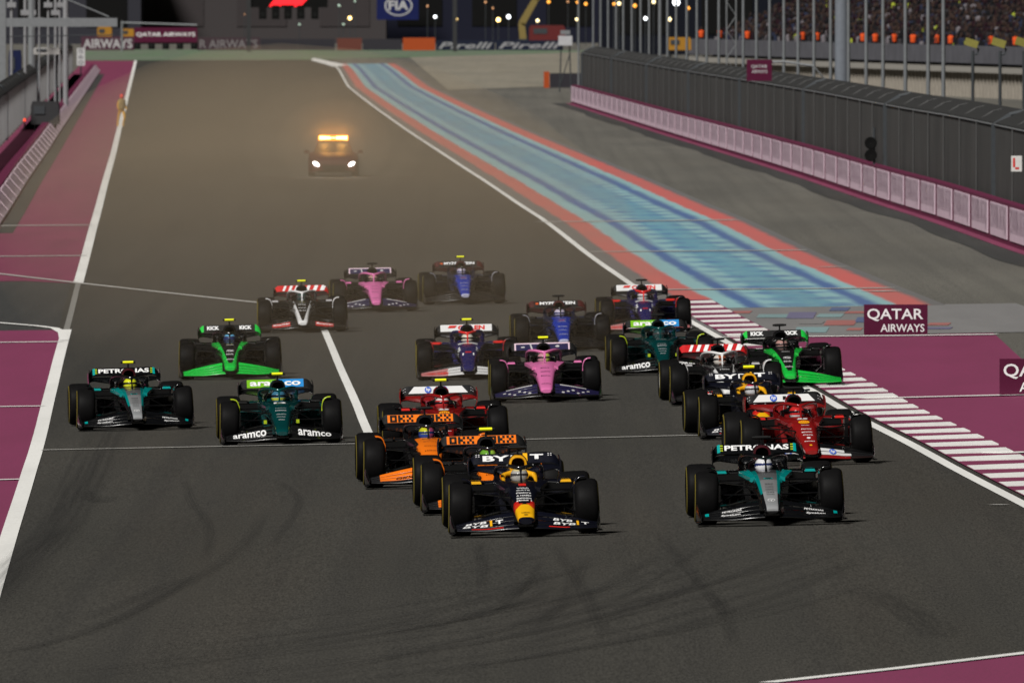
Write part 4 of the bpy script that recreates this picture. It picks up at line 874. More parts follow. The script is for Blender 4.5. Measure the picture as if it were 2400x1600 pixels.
# ================================================================== course car with amber beacon
def course_car(px, py):
    g = G(px, py); root = empty('course_car', (g.x, g.y, g.z), (0, 0, .02)); tag(root, 'red course car with lit amber roof beacon and headlights far up the track', 'car')
    red = simple('course car red', (.05, .010, .009), .6); gl_ = simple('car glass', (.01, .01, .011), .5)
    def sec(y, hw, z0, z1, z2, tw): return [Vector(p) for p in ((-hw, y, z0), (hw, y, z0), (hw * 1.01, y, (z0 + z1) / 2), (hw * .98, y, z1), (tw, y, z2), (-tw, y, z2), (-hw * .98, y, z1), (-hw * 1.01, y, (z0 + z1) / 2))]
    mb = MB(); mb.loft([sec(-.98, .62, .25, .48, .52, .5), sec(-.9, .86, .18, .60, .66, .7), sec(-.6, .96, .16, .70, .78, .8), (sec(-.1, .98, .16, .78, .88, .82)), sec(.6, .97, .16, .86, .95, .78), sec(.75, .97, .16, .88, .96, .74), sec(3.2, .98, .16, .90, .98, .72), sec(3.75, .95, .2, .88, .98, .72), sec(3.95, .82, .3, .8, .85, .6)]); mk('body', mb, red, root, 40)
    mb = MB(); mb.loft([[Vector((s * x, y, z)) for s, x, y, z in ((-1, .76, .72, .94), (1, .76, .72, .94), (1, .74, 3.3, .97), (-1, .74, 3.3, .97))], [Vector((s * x, y, z)) for s, x, y, z in ((-1, .58, 1.55, 1.36), (1, .58, 1.55, 1.36), (1, .56, 2.7, 1.36), (-1, .56, 2.7, 1.36))]]); cab = mk('cabin_glass', mb, gl_, root, 20)
    mb = MB(); mb.prism([(-.59, 1.52, 1.355), (.59, 1.52, 1.355), (.57, 2.75, 1.36), (-.57, 2.75, 1.36)], (0, 0, .04)); mk('roof', mb, red, root, 30)
    for s in (-1, 1): mb = MB(); mb.tube([(s * .74, .76, .95), (s * .575, 1.55, 1.37), (s * .56, 2.7, 1.37)], .035, 6); mk('roof_pillar', mb, red, cab, 50)
    mb = MB(); mb.prism([(-.42, -1.0, .28), (.42, -1.0, .28), (.5, -.985, .46), (-.5, -.985, .46)], (0, -.02, 0)); mk('grille', mb, DARK, root, 0)
    mb = MB(); mb.box((0, -.99, .20), (1.5, .1, .03)); mk('splitter', mb, CARB, root, 0)
    mb = MB(); mb.tube([(-.22, 1.7, 1.40), (-.22, 1.7, 1.44)], .03, 6); mk('beacon_mount', mb, BLK, root); mb = MB(); mb.tube([(.22, 1.7, 1.40), (.22, 1.7, 1.44)], .03, 6); mk('beacon_mount', mb, BLK, root)
    AMB = emit('amber beacon', (1.0, .30, .005), 2.2); AMH = emit('amber beacon core', (1.0, .62, .22), 22.0); HL = emit('headlamp', (1.0, .97, .9), 26.0)
    mb = MB(); mb.box((0, 1.7, 1.50), (1.18, .26, .22)); bar = mk('roof_beacon', mb, AMB, root, 0)
    for s in (-1, 1): mb = MB(); mb.tube([(s * .18 + s * .36, 1.58, 1.51), (s * .12, 1.58, 1.51)], [.07, .05], 10, mi=0); mk('beacon_lamp', mb, AMH, bar)
    mb = MB(); mb.tube([(-.12, 1.585, 1.51), (.12, 1.585, 1.51)], .025, 8); mk('beacon_lamp', mb, AMH, bar)
    for s in (-1, 1):
        mb = MB(); mb.loft([[Vector((s * x, y, z)) for x, y, z in ((.56, -.98, .44), (.62, -.99, .40), (.78, -.93, .46), (.84, -.89, .58), (.76, -.93, .60), (.62, -.97, .55))], [Vector((s * x, y - .03, z)) for x, y, z in ((.58, -.98, .45), (.63, -.99, .415), (.77, -.93, .47), (.82, -.89, .57), (.75, -.93, .59), (.63, -.97, .54))]]); mk('headlight', mb, HL, root, 40)
        mb = MB(); mb.box((s * 1.06, .75, .97), (.2, .1, .13)); mk('mirror', mb, red, root, 0)
        for y in (0, 2.85):
            mb = MB(); mb.lathe([(s * -.12, .2), (s * -.12, .30), (s * -.09, .335), (s * .09, .335), (s * .12, .30), (s * .12, .2)], 24); t_ = mk('wheel', mb, TYRE, root, 40); t_.location = (s * .86, y, .335)
            mb = MB(); mb.lathe([(s * .1, .01), (s * .11, .2), (s * .1, .21)], 16); mk('rim', mb, RIMD, t_, 40)
    # real light given off by the beacon and the headlamps
    for s in (-1, 1):
        ld = bpy.data.lights.new('beacon light', 'POINT'); ld.energy = BEACON_W; ld.color = (1, .42, .05); ld.shadow_soft_size = .08
        lo = bpy.data.objects.new('beacon light', ld); COL.objects.link(lo); lo.parent = root; lo.location = (s * .34, 1.62, 1.66)
        ld = bpy.data.lights.new('headlight beam', 'SPOT'); ld.energy = 22; ld.spot_size = R(70); ld.spot_blend = .9; ld.shadow_soft_size = .08
        lo = bpy.data.objects.new('headlight beam', ld); COL.objects.link(lo); lo.parent = root; lo.location = (s * .7, -1.06, .52); lo.rotation_euler = (R(84), 0, R(180))
    return root, g
BEACON_W = 75.0
course, cg = course_car(782, 414)

# ================================================================== standing boards beside the run-off
MARB = simple('maroon board', (.075, .008, .03), .5, var=.08); GREYM = simple('galvanised steel', (.22, .23, .24), .5, .3); POLEM = simple('grey pole', (.17, .18, .19), .5, .2); PDARK = simple('dark steel', (.045, .05, .055), .6); CONC = simple('pale concrete', (.30, .27, .23), .85, var=.25, scale=2); CONCD = simple('dark concrete', (.07, .065, .06), .9, var=.3, scale=2)
def board(name, px, py, w_, h_, label, rows, d=None, z=None, th=.12, mat=None, post=0.0, tmat=None, cat='sign', group=None):
    g = G(px, py) if d is None else A(px, py, d)
    root = empty(name, g); tag(root, label, cat, group)
    mb = MB(); mb.box((w_ / 2, th / 2, h_ / 2), (w_, th, h_)); mk('panel', mb, mat or MARB, root, 0)
    for tx, u0, u1, v0, v1 in rows:
        mb = MB(); text_on(mb, tx, lambda u, v: Vector((u * w_, -.006, v * h_)), u0, u1, v0, v1, .012); mk('lettering', mb, tmat or WHT, root, 0, False)
    return root
QA = [('QATAR', .05, .93, .47, .87), ('AIRWAYS', .26, .95, .13, .38)]
board('sign_board', 2025, 787, 1.36, .67, 'maroon QATAR AIRWAYS board standing on the white line, fully in view', QA, group='maroon boards on the run-off')
board('sign_board', 2343, 929, 1.36, .67, 'maroon board cut off by the right picture edge', QA, group='maroon boards on the run-off')

# ================================================================== right wall, fence and what stands behind
def WR(d): return 22.76 - .01703 * d          # foot of the right wall
def wall_run(name, fx, d0, d1, h, label, step, textmat, facing, lean=0.0, th=.35):
    root = empty(name, (fx(d0), d0, gz(fx(d0), d0))); o = root.location.copy(); tag(root, label, 'barrier')
    mw = simple('maroon barrier', (.11, .02, .05), .6, var=.2, scale=3)
    ds = []; d = d0
    while d < d1 - .5: ds.append(d); d += step
    ds.append(d1)
    for a, b in zip(ds, ds[1:]):
        q = [Vector((fx(a), a, gz(fx(a), a))), Vector((fx(b), b, gz(fx(b), b)))]; mb = MB(); t_ = Vector((facing * th, 0, 0))
        ln = Vector((facing * lean, 0, 0)); mb.loft([[p - o, p - o + t_ + ln, p - o + t_ + ln + Vector((0, 0, h)), p - o + ln + Vector((0, 0, h))] for p in q]); mk('wall_block', mb, mw, root, 0)
        # pale panel with its print, proud of the block
        p0 = q[0].lerp(q[1], .12); p1 = q[0].lerp(q[1], .97)
        off = Vector((-facing * .03, 0, 0))
        mb = MB(); mb.loft([[p - o + off + ln * .14 + Vector((0, 0, h * .14)), p - o + ln * .14 + Vector((0, 0, h * .14)), p - o + ln * .93 + Vector((0, 0, h * .93)), p - o + off + ln * .93 + Vector((0, 0, h * .93))] for p in (p0, p1)]); pn = mk('panel', mb, textmat, root, 0)
        fn = lambda u, v: p0.lerp(p1, u) - o + off * 1.3 + ln * (.14 + .79 * v) + Vector((0, 0, h * (.14 + .79 * v)))
        mb = MB(); text_on(mb, 'QATAR AIRWAYS', fn, .04 if facing > 0 else .96, .96 if facing > 0 else .04, .10, .98, .0); mk('lettering', mb, simple('faded print', (.42, .30, .37), .6), pn, 0, False)
    return root, ds
PALEW = simple('pale barrier panel', (.55, .43, .50), .7, var=.15, scale=.8)
wall_run('barrier_wall', WR, 430, 1110, 1.22, 'long maroon barrier with pale panels on the right of the track', 12.5, PALEW, 1)
mesh_m, t_, p_ = mat_base('woven fence mesh'); co = objco(t_)
f = noise(t_, mapping(t_, co, (1, .25, .15)), 1.0, 6, .75); c = mixc(t_, ramp(t_, f, [(.3, 0), (.7, 1)]), (.045, .0445, .044), (.078, .076, .074))
wv = N(t_, 'ShaderNodeTexWave'); wv.bands_direction = 'Z'; wv.inputs['Scale'].default_value = 3.2; t_.links.new(co, wv.inputs['Vector']); c = mixc(t_, mth(t_, 'MULTIPLY', wv.outputs[0], .25), c, (.06, .06, .06))
t_.links.new(c, p_.inputs['Base Color']); p_.inputs['Roughness'].default_value = .85; p_.inputs['Specular IOR Level'].default_value = .1
HOODM = simple('dark hood mesh', (.028, .028, .028), .9, var=.3, scale=2)
FPOST = simple('fence post grey', (.075, .075, .075), .7)
def fence_run(name, fx, d0, d1, h0, h1, label, step, hood, group=None, mm=None):
    mm = mm or mesh_m
    root = empty(name, (fx(d0), d0, gz(fx(d0), d0))); o = root.location.copy(); tag(root, label, 'fence', group); d = d0; k = 0
    while d < d1:
        e = min(d + step, d1); a, b = Vector((fx(d), d, gz(fx(d), d))), Vector((fx(e), e, gz(fx(e), e)))
        mb = MB(); mb.loft([[p - o + Vector(q) for q in ((0, 0, h0), (.03, 0, h0), (.03, 0, h1), (0, 0, h1))] for p in (a + (b - a) * .004, b)]); mk('mesh_panel', mb, mm, root, 0)
        mb = MB(); mb.loft([[p - o + Vector(q) for q in ((.0, 0, h1 + .02), (hood, 0, h1 + .42), (hood, 0, h1 + .45), (.0, 0, h1 + .06))] for p in (a, b)]); mk('hood_panel', mb, HOODM, root, 0)
        mb = MB(); mb.tube([a - o + Vector((-.03, 0, h1)), b - o + Vector((-.03, 0, h1))], .022, 5); mk('cable', mb, GREYM, root)
        mb = MB(); mb.tube([a - o + Vector((-.04, 0, h0 * .4)), a - o + Vector((-.04, 0, h1)), a - o + Vector((hood * .5, 0, h1 + .3)), a - o + Vector((hood * .97, 0, h1 + .40))], .022 if k % 7 else .085, 6); mk('post', mb, PDARK if k % 7 == 0 else FPOST, root)
        d = e; k += 1
    return root
fence_run('debris_fence', lambda d: WR(d) + .55, 430, 1106, 1.0, 3.3, 'tall dark mesh debris fence above the right barrier', 12.0, .9)
# tall poles behind that fence
pole_x = [160, 232, 268, 305, 345, 380, 422, 465, 507, 560, 597, 640, 692, 742, 790, 850, 970, 1035, 1100, 1170, 1240, 1318, 1400, 1488, 1575, 1658, 1768, 1880, 1955]
WORDS = 'first second third fourth fifth sixth seventh eighth ninth tenth eleventh twelfth thirteenth fourteenth fifteenth sixteenth seventeenth eighteenth nineteenth twentieth twenty-first twenty-second twenty-third twenty-fourth twenty-fifth twenty-sixth twenty-seventh twenty-eighth twenty-ninth thirtieth thirty-first'.split()
for i, cx in enumerate(pole_x):
    px = 1280 + cx / 2.1; d = FPX * 25.2 / (px - 1200 + .01703 * FPX); x = 25.2 - .01703 * d; z0 = gz(x, d)
    r = .11 if cx == 560 else .075
    mb = MB(); mb.tube([(0, 0, 0), (0, 0, .15), (0, 0, .16), (0, 0, 13.0)], [r * 1.9, r * 1.9, r, r * .8], 10); o = mk('tall_pole', mb, POLEM); o.location = (x, d, z0)
    mb = MB(); mb.box((0, 0, .02), (.5, .5, .04)); mk('base_plate', mb, PDARK, o, 0)
    tag(o, 'slender grey pole behind the right fence, %s counted from the left' % WORDS[i], 'pole', 'row of grey poles behind the fence')
g = A(1973, 200, 700); mb = MB(); mb.tube([(0, 0, 0), (0, 0, 16)], [.30, .26], 14); o = mk('light_mast', mb, simple('mast grey', (.15, .165, .19), .5)); o.location = (g.x, 700, 0); tag(o, 'thick blue-grey mast among the slender poles on the right', 'mast')
mb = MB(); mb.lathe([(0, .5), (.06, .5), (.06, .3)], 16, 'z'); mk('base_flange', mb, PDARK, o)
# lattice tower
g = A(1714, 100, 900); root = empty('lattice_tower', (g.x, 900, 0)); tag(root, 'slim pale lattice tower behind the right fence', 'tower')
for sx, sy in ((-.25, -.25), (.25, -.25), (.25, .25), (-.25, .25)): mb = MB(); mb.tube([(sx, sy, 0), (sx, sy, 12)], .035, 6); mk('leg', mb, GREYM, root)
for k in range(16):
    s = 1 if k % 2 else -1; mb = MB(); mb.tube([(-.25 * s, -.25, k * .75), (.25 * s, -.25, k * .75 + .75)], .02, 5); mk('brace', mb, GREYM, root)
# maroon board on a bent pipe over the fence
r_ = board('overhead_sign', 1750, 190, 1.02, .86, 'small maroon QATAR AIRWAYS board on a bent pipe above the right fence', [('QATAR', .18, .82, .58, .76), ('AIRWAYS', .2, .82, .36, .52)], d=690, th=.15, tmat=PALEP)
gp = r_.location; mb = MB(); x2 = WR(690) + 1.6 - gp.x
mb.tube([(.9, .1, .75), (1.5, .1, .78), (max(1.9, x2 - .4), .1, .6), (max(2.0, x2), .1, .1), (max(2.0, x2), .1, -gp.z)], .045, 8); mk('bent_pipe', mb, GREYM, r_)
# black signal lamps on the wall, white notice
d = FPX * 22.76 / (2042 - 1200 + .01703 * FPX); root = empty('signal_light', (WR(d) + .1, d, gz(WR(d), d) + 1.22)); tag(root, 'black two lamp signal standing on the right barrier', 'signal light')
mb = MB(); mb.tube([(0, 0, 0), (0, 0, 1.3)], .04, 8); mk('post', mb, PDARK, root)
for z in (.32, .75): mb = MB(); mb.lathe([(-.08, .01), (-.1, .2), (.0, .22), (.08, .2), (.1, .01)], 20, 'y', (-.12, 0, z)); mk('lamp', mb, DARK, root)
r_ = board('notice', 2370, 402, .30, .44, 'small white notice with red mark on the right fence', [], d=480, th=.03, mat=simple('white notice', (.6, .59, .57), .6))
mb = MB(); mb.add([(.05, -.005, .12), (.11, -.005, .12), (.11, -.005, .38), (.05, -.005, .38)], [(0, 1, 2, 3)]); mk('red_mark', mb, REDL, r_, 0, False); mb = MB(); mb.add([(.11, -.005, .06), (.22, -.005, .06), (.22, -.005, .12), (.11, -.005, .12)], [(0, 1, 2, 3)]); mk('red_mark', mb, REDL, r_, 0, False)
for i, px in enumerate((2280, 2344, 2400)):
    d = 640 - i * 20; g = A(px, 120, d); x = g.x; root = empty('floodlight_post', (x, d, gz(x, d))); tag(root, 'short lamp post with yellowish drooping head, %s from the left' % ('first', 'second', 'third')[i], 'lamp post', 'short lamp posts behind the fence')
    h = g.z - gz(x, d); mb = MB(); mb.tube([(0, 0, 0), (0, 0, h)], .06, 8); mk('post', mb, PDARK, root)
    mb = MB(); mb.tube([(0, 0, h - .15), (.18, 0, h - .1), (.22, 0, h + .06), (.1, 0, h + .16)], .04, 8); mk('bracket', mb, PDARK, root); mb = MB(); mb.box((-.05, 0, h + .3), (.5, .25, .28), Matrix.Rotation(.3, 3, 'Y')); mk('lamp_head', mb, simple('yellow lamp head', (.22, .2, .05), .6), root, 0)

# ================================================================== grandstand and crowd
S0, S1 = Vector((14.0, 1352, 0)), Vector((37.5, 1115, 0))
sd = (S1 - S0).normalized(); sn = Vector((-sd.y, sd.x, 0)); sn = sn if sn.y > 0 else -sn; SL = (S1 - S0).length + 60
def sp(u, v, z): q = S0 + sd * u + sn * v; return Vector((q.x, q.y, z))
root = empty('grandstand', S0); tag(root, 'raked grandstand with pale front wall on the far right', 'grandstand'); Sx = S0
def sbox(name, u0, u1, v0, v1, z0, z1, mat):
    mb = MB(); mb.loft([[sp(u, v0, z0) - Sx, sp(u, v1, z0) - Sx, sp(u, v1, z1) - Sx, sp(u, v0, z1) - Sx] for u in (u0, u1)]); return mk(name, mb, mat, root, 0)
BAN = simple('grey blue banner', (.10, .10, .115), .8, var=.35, scale=.7)
sbox('lower_wall', -1, SL, 1.2, 1.6, 0, 2.2, simple('shaded wall', (.11, .10, .085), .9, var=.3))
sbox('upper_band', -1, SL, -.1, .4, 1.72, 2.15, simple('pale band', (.30, .285, .26), .8, var=.2)); 
k = 0; u = 0.0
while u < SL - 6: sbox('banner_panel', u + .05, u + 5.95, -.22, .2, 2.35, 3.55, BAN); u += 6
u = .5
while u < SL: sbox('column', u, u + .7, .2, .9, 0, 1.72, CONC); u += 1.9
sbox('walkway', -1, SL, .2, 2.0, 2.6, 2.72, CONCD)
for r in range(14): sbox('seat_row', -1, SL, 2.0 + r * .85, 2.85 + r * .85, 0.1, 2.9 + r * .40, simple('dark seating', (.02, .018, .02), .9))
def figure(mb, p, h=1.25, mi=0, mh=1, lean=0):
    x, y, z = p; wd = .21
    mb.loft([[Vector((x + a * w_, y + b * dp, z + zz)) for a, b in ((-1, -1), (1, -1), (1, 1), (-1, 1))] for zz, w_, dp in ((0, .17, .12), (h * .45, .2, .13), (h * .68, .23, .12), (h * .76, .09, .08))], mi)
    mb.lathe([(z + h * .76, .02), (z + h * .82, .09), (z + h * .92, .10), (z + h, .03)], 6, 'z', (x, y, 0), mh)
mb = MB(); cm = [simple('crowd black', (.008, .008, .010), .9), simple('crowd maroon', (.018, .006, .010), .9), simple('crowd brown', (.023, .016, .015), .9), simple('crowd white', (.16, .145, .16), .9), simple('crowd navy', (.02, .025, .05), .9), simple('crowd lime', (.35, .4, .04), .9), simple('skin tones', (.042, .025, .02), .8), simple('crowd grey', (.038, .035, .038), .9)]
for r in range(14):
    u = 0
    while u < SL - .5:
        u += random.uniform(.42, .75)
        if random.random() < .08: continue
        q = sp(u, 2.4 + r * .85 + random.uniform(-.2, .2), 2.9 + r * .40)
        mi = random.choices([0, 1, 2, 3, 4, 5, 7], [40, 16, 18, 7, 14, 1, 9])[0]; figure(mb, q, random.uniform(1.0, 1.55), mi, random.choice([6, 6, 0, 2, 1]))
crowd = mk('crowd', mb, cm, smooth=0, fix=False); tag(crowd, 'dense dark crowd filling the raked seats of the grandstand', 'crowd', kind='stuff')
# stewards in orange along the walkway
ORV = simple('orange vest', (.60, .075, .015), .8)
def person_mesh(name, pose): return skin(pose[0], pose[1], name)
PE = [(0, 1), (1, 2), (2, 3), (2, 4), (4, 5), (5, 6), (2, 7), (7, 8), (8, 9), (0, 10), (10, 11), (11, 12), (0, 13), (13, 14), (14, 15), (12, 16), (15, 17)]
def pose(st=.1, arm=.1): return [((0, 0, .95), .13), ((0, 0, 1.15), .125), ((0, 0, 1.40), .12), ((0, -.01, 1.53), .05), ((.17, 0, 1.40), .065), ((.24, .02, 1.13), .045), ((.23, -.08 - arm, .90), .035), ((-.17, 0, 1.40), .065), ((-.24, .02, 1.13), .045), ((-.23, -.08, .90), .035), ((.09, 0, .88), .10), ((.11, -st, .50), .07), ((.11, st * .4, .08), .05), ((-.09, 0, .88), .10), ((-.11, st, .50), .07), ((-.11, st * 1.6, .08), .05), ((.12, st * .4 - .14, .04), .04), ((-.12, st * 1.6 - .14, .04), .04)]
ME_st = skin(pose(.03, .0), PE, 'person')
mb = MB(); mb.lathe([(1.50, .02), (1.54, .075), (1.62, .095), (1.70, .085), (1.76, .02)], 12, 'z'); ME_head = mb.mesh('head', 60)
mb = MB(); mb.loft([ring_ for ring_ in [[Vector((math.cos(a) * rx, math.sin(a) * ry, z)) for a in [2 * math.pi * k / 14 for k in range(14)]] for z, rx, ry in ((.95, .20, .17), (1.2, .21, .17), (1.42, .235, .16), (1.50, .12, .1))]]); ME_vest = mb.mesh('vest', 60)
for i, cx in enumerate((760, 835, 990, 1245, 1335, 1540, 1620, 1695, 1805, 1905, 1990, 2170, 2310, 2360)):
    px = 1280 + cx / 2.1; best = min((abs(1200 + FPX * sp(u * .5, 1.0, 0).x / sp(u * .5, 1.0, 0).y - px), u * .5) for u in range(0, 700))[1]
    o = link('person', ME_st, simple('dark trousers', (.02, .02, .025), .9)); o.location = sp(best, 1.0 + .3 * (i % 2), 2.72); o.rotation_euler = (0, 0, random.uniform(-1.2, 1.2))
    tag(o, 'steward in orange vest at the front of the grandstand, %s from the left' % WORDS[i], 'person', 'stewards in orange vests')
    link('vest', ME_vest, ORV, o); link('head', ME_head, cm[6], o)
# marshal on the left verge
g = G(285, 297); ME_ma = skin(pose(.16, .1), PE, 'person'); o = link('person', ME_ma, simple('orange overalls', (.62, .32, .03), .8)); o.location = g; o.rotation_euler = (0, 0, .5); tag(o, 'marshal in orange overalls and red helmet walking on the maroon verge', 'person')
link('head', ME_head, simple('red cap', (.75, .05, .04), .5), o); link('jacket', ME_vest, simple('brown jacket', (.22, .15, .06), .8), o)

# ================================================================== left wall, fence and pit structures
M_pfm, t_, p_ = mat_base('pale fence mesh'); tr_ = N(t_, 'ShaderNodeBsdfTranslucent'); tp_ = N(t_, 'ShaderNodeBsdfTransparent'); mx1 = N(t_, 'ShaderNodeMixShader'); mx2 = N(t_, 'ShaderNodeMixShader')
c_n = mixc(t_, noise(t_, mapping(t_, objco(t_), (1, .2, .3)), 1.0, 5, .7), (.4, .4, .41), (.75, .75, .76)); t_.links.new(c_n, p_.inputs['Base Color']); t_.links.new(c_n, tr_.inputs['Color'])
mx1.inputs[0].default_value = .6; mx2.inputs[0].default_value = .62; t_.links.new(p_.outputs[0], mx1.inputs[1]); t_.links.new(tr_.outputs[0], mx1.inputs[2]); t_.links.new(tp_.outputs[0], mx2.inputs[1]); t_.links.new(mx1.outputs[0], mx2.inputs[2])
t_.links.new(mx2.outputs[0], [n for n in t_.nodes if n.type == 'OUTPUT_MATERIAL'][0].inputs[0])
def WL(d): return LE(d) - 2.95
wall_run('barrier_wall', WL, 540, 1560, .62, 'long barrier with pale panels on the left of the track', 17.0, simple('pale left panel', (.66, .52, .59), .7, var=.15, scale=.8), -1, lean=.55)
fence_run('debris_fence', lambda d: WL(d) - 2.3, 600, 1500, .3, 2.4, 'grey mesh debris fence behind the left barrier', 16.0, -.5, mm=M_pfm)
strip('painted_verge', lambda d: WL(d) - 2.2, lambda d: WL(d) - .8, 560, 1500, .012, M_mard)
g = A(6, 150, 900); root = empty('gantry_portal', (g.x, 900, 0)); tag(root, 'grey steel column with cantilever beam at the left picture edge', 'gantry')
bx_ = A(6, 53, 900).z; mb = MB(); mb.box((-.05, 0, 4), (.46, .46, 8)); mk('column', mb, GREYM, root, 0); mb = MB(); mb.box((3.1, 0, bx_), (5.9, .4, .46)); mk('beam', mb, GREYM, root, 0)
mb = MB(); mb.tube([(.2, 0, bx_ - .75), (5.9, 0, bx_ - .66)], .03, 6); mk('cable', mb, PDARK, root); mb = MB(); mb.tube([(3.2, 0, bx_ + 1.3), (5.6, 0, bx_ + .3)], .04, 6); mk('stay', mb, GREYM, root)
WP = simple('white post', (.24, .24, .25), .6)
for i, (px, wdt) in enumerate(((27, .08), (59, .09), (92, .05), (113, .06), (130, .08), (154, .16), (140, .06), (75, .25))):
    d = 960 + 12 * i; g = A(px, 100, d); mb = MB(); mb.tube([(0, 0, 0), (0, 0, 8.2)], wdt, 8); o = mk('pit_post', mb, WP if i != 7 else GREYM); o.location = (g.x, d, 0); tag(o, 'pale pit lane post behind the left fence, %s from the left' % ('first', 'second', 'fourth', 'fifth', 'sixth', 'eighth', 'seventh', 'third')[i], 'post', 'posts behind the left fence')
    mb = MB(); mb.box((0, -.1, A(px, 12 + 18 * (i % 3), d).z), (.5, .2, .3)); mk('bracket_box', mb, WP, o, 0)
def eq_box(name, px0, px1, py0, py1, d, mat, label, cat, dep=1.0, extra=None):
    a, b = A(px0, py1, d), A(px1, py0, d); root = empty(name, (a.x, d, max(0, a.z))); tag(root, label, cat); W, H = b.x - a.x, b.z - a.z
    mb = MB(); mb.prism([(0, 0, 0), (W, 0, 0), (W, 0, H * .8), (W * .94, 0, H), (W * .06, 0, H), (0, 0, H * .8)], (0, dep, 0)); mk('body', mb, mat, root, 0)
    mb = MB(); mb.prism([(W * .12, -.02, H * .45), (W * .5, -.02, H * .45), (W * .5, -.02, H * .8), (W * .12, -.02, H * .8)], (0, -.03, 0)); mk('hatch', mb, PDARK, root, 0)
    if max(0, a.z) > .05: 
        for fx in (.15, .85): mb = MB(); mb.tube([(W * fx, dep / 2, 0), (W * fx, dep / 2, -a.z)], .06, 6); mk('leg', mb, PDARK, root)
    return root
eq_box('equipment_cart', 72, 138, 238, 292, 870, simple('grey cart', (.035, .035, .037), .7), 'grey equipment cart behind the left barrier', 'cart', 2.0)
eq_box('dark_screen', 20, 50, 118, 200, 1010, simple('navy screen', (.01, .014, .05), .5), 'dark blue pit screen at the left picture edge', 'screen')
eq_box('white_awning', 78, 140, 112, 128, 985, simple('white awning', (.34, .33, .32), .6), 'white pit stand awning behind the left fence', 'awning', 2.5)
g = G(62, 306); root = empty('warning_lamp', g); tag(root, 'small lit red warning lamp behind the left barrier', 'lamp'); hz = A(56, 283, g.y).z - g.z
mb = MB(); mb.tube([(-.1, 0, 0), (-.1, 0, hz)], .04, 6); mk('post', mb, PDARK, root); mb = MB(); mb.lathe([(hz - .06, .01), (hz - .03, .06), (hz + .09, .06), (hz + .12, .01)], 12, 'z', (-.1, 0, 0)); mk('lamp', mb, emit('red lamp', (1, .08, .03), 1.6), root)
r_ = board('distance_board', 180, 154, .68, 1.45, 'narrow white board with stacked grey characters at the left fence end', [('S', .2, .8, .70, .95), ('6', .2, .8, .38, .62), ('0', .2, .8, .06, .30)], d=1420, th=.1, mat=simple('white marker', (.5, .5, .5), .6), tmat=simple('grey print', (.14, .14, .15), .6))
mb = MB(); mb.tube([(.34, .05, 0), (.34, .05, -r_.location.z)], .06, 6); mk('post', mb, PDARK, r_)

# ================================================================== far end: gantries, barriers, lamps
def gantry_board(): pass
DG = 2060
a = A(315, 100, DG); W_ = 147 / FPX * DG; root = empty('gantry_sign', (a.x, DG, a.z)); tag(root, 'maroon QATAR AIRWAYS gantry board with black lamp boxes over the verge', 'sign')
mb = MB(); mb.box((W_ / 2, .15, .9), (W_, .3, 1.8)); mk('panel', mb, MARB, root, 0); mb = MB(); text_on(mb, 'QATAR AIRWAYS', lambda u, v: Vector((u * W_, -.01, v)), .03, .97, .65, 1.22, .015); mk('lettering', mb, WHT, root, 0, False)
for k in range(5): mb = MB(); mb.box((.35 + k * (W_ - .7) / 4, .15, -.42), (.82, .5, .8)); lb = mk('lamp_box', mb, DARK, root, 0); mb = MB(); mb.lathe([(0, .02), (-.02, .2), (0, .24)], 14, 'y', (.35 + k * (W_ - .7) / 4, -.11, -.42)); mk('lens', mb, BKP, lb)
mb = MB(); mb.tube([(-1.5, .2, 2.4), (W_, .2, 2.1)], .1, 8); mk('arm', mb, GREYM, root); mb = MB(); mb.tube([(-1.5, .2, 2.6), (-1.5, .2, -a.z)], .12, 8); mk('post', mb, GREYM, root)
# start lights gantry with lit red panel and the blue board
gx0, gx1 = A(583, 50, DG).x, A(1066, 50, DG).x; root = empty('start_gantry', (gx0, DG, 0)); tag(root, 'dark start gantry over the far track with lit red panel and lamp boxes', 'gantry')
for x in (0, gx1 - gx0): mb = MB(); mb.box((x, .2, 4.5), (.5, .5, 9)); mk('post', mb, simple('hazed steel', (.035, .035, .037), .7), root, 0)
mb = MB(); mb.box(((gx1 - gx0) / 2, .2, 8.6), (gx1 - gx0 + .8, .8, .9)); mk('beam', mb, PDARK, root, 0)
def rel(px, py): q = A(px, py, DG); return Vector((q.x - gx0, 0, q.z))
q0, q1 = rel(588, 18), rel(768, -60); mb = MB(); mb.box(((q0.x + q1.x) / 2, .3, (q0.z + q1.z) / 2), (q1.x - q0.x, .3, q1.z - q0.z)); mk('screen', mb, DARK, root, 0)
pts = [(630, 16), (655, 16), (662, 12), (691, 12), (688, 16), (704, 16), (719, 0), (745, -28), (690, -28), (642, 0)]
mb = MB(); mb.prism([rel(*p) + Vector((0, .14, 0)) for p in pts], (0, -.03, 0)); mk('red_mark', mb, emit('red screen', (1.0, .012, .02), 1.3), root, 0)
for k, px in enumerate((616, 646, 675, 705, 738)):
    p = rel(px, 33); mb = MB(); mb.box((p.x, .2, p.z + .2), (.92, .5, 1.7)); lb = mk('lamp_box', mb, DARK, root, 0)
    mb = MB(); mb.lathe([(-.02, .02), (-.04, .22), (0, .26)], 14, 'y', (p.x, -.07, p.z - .1)); mk('lens', mb, BKP, lb)
p0, p1 = rel(883, 47), rel(981, -30); mb = MB(); mb.box(((p0.x + p1.x) / 2, .2, (p0.z + p1.z) / 2), (p1.x - p0.x, .3, p1.z - p0.z)); pb = mk('blue_board', mb, simple('deep blue board', (.008, .012, .07), .5), root, 0)
mb = MB(); c0_ = rel(934, 14)
n = 28
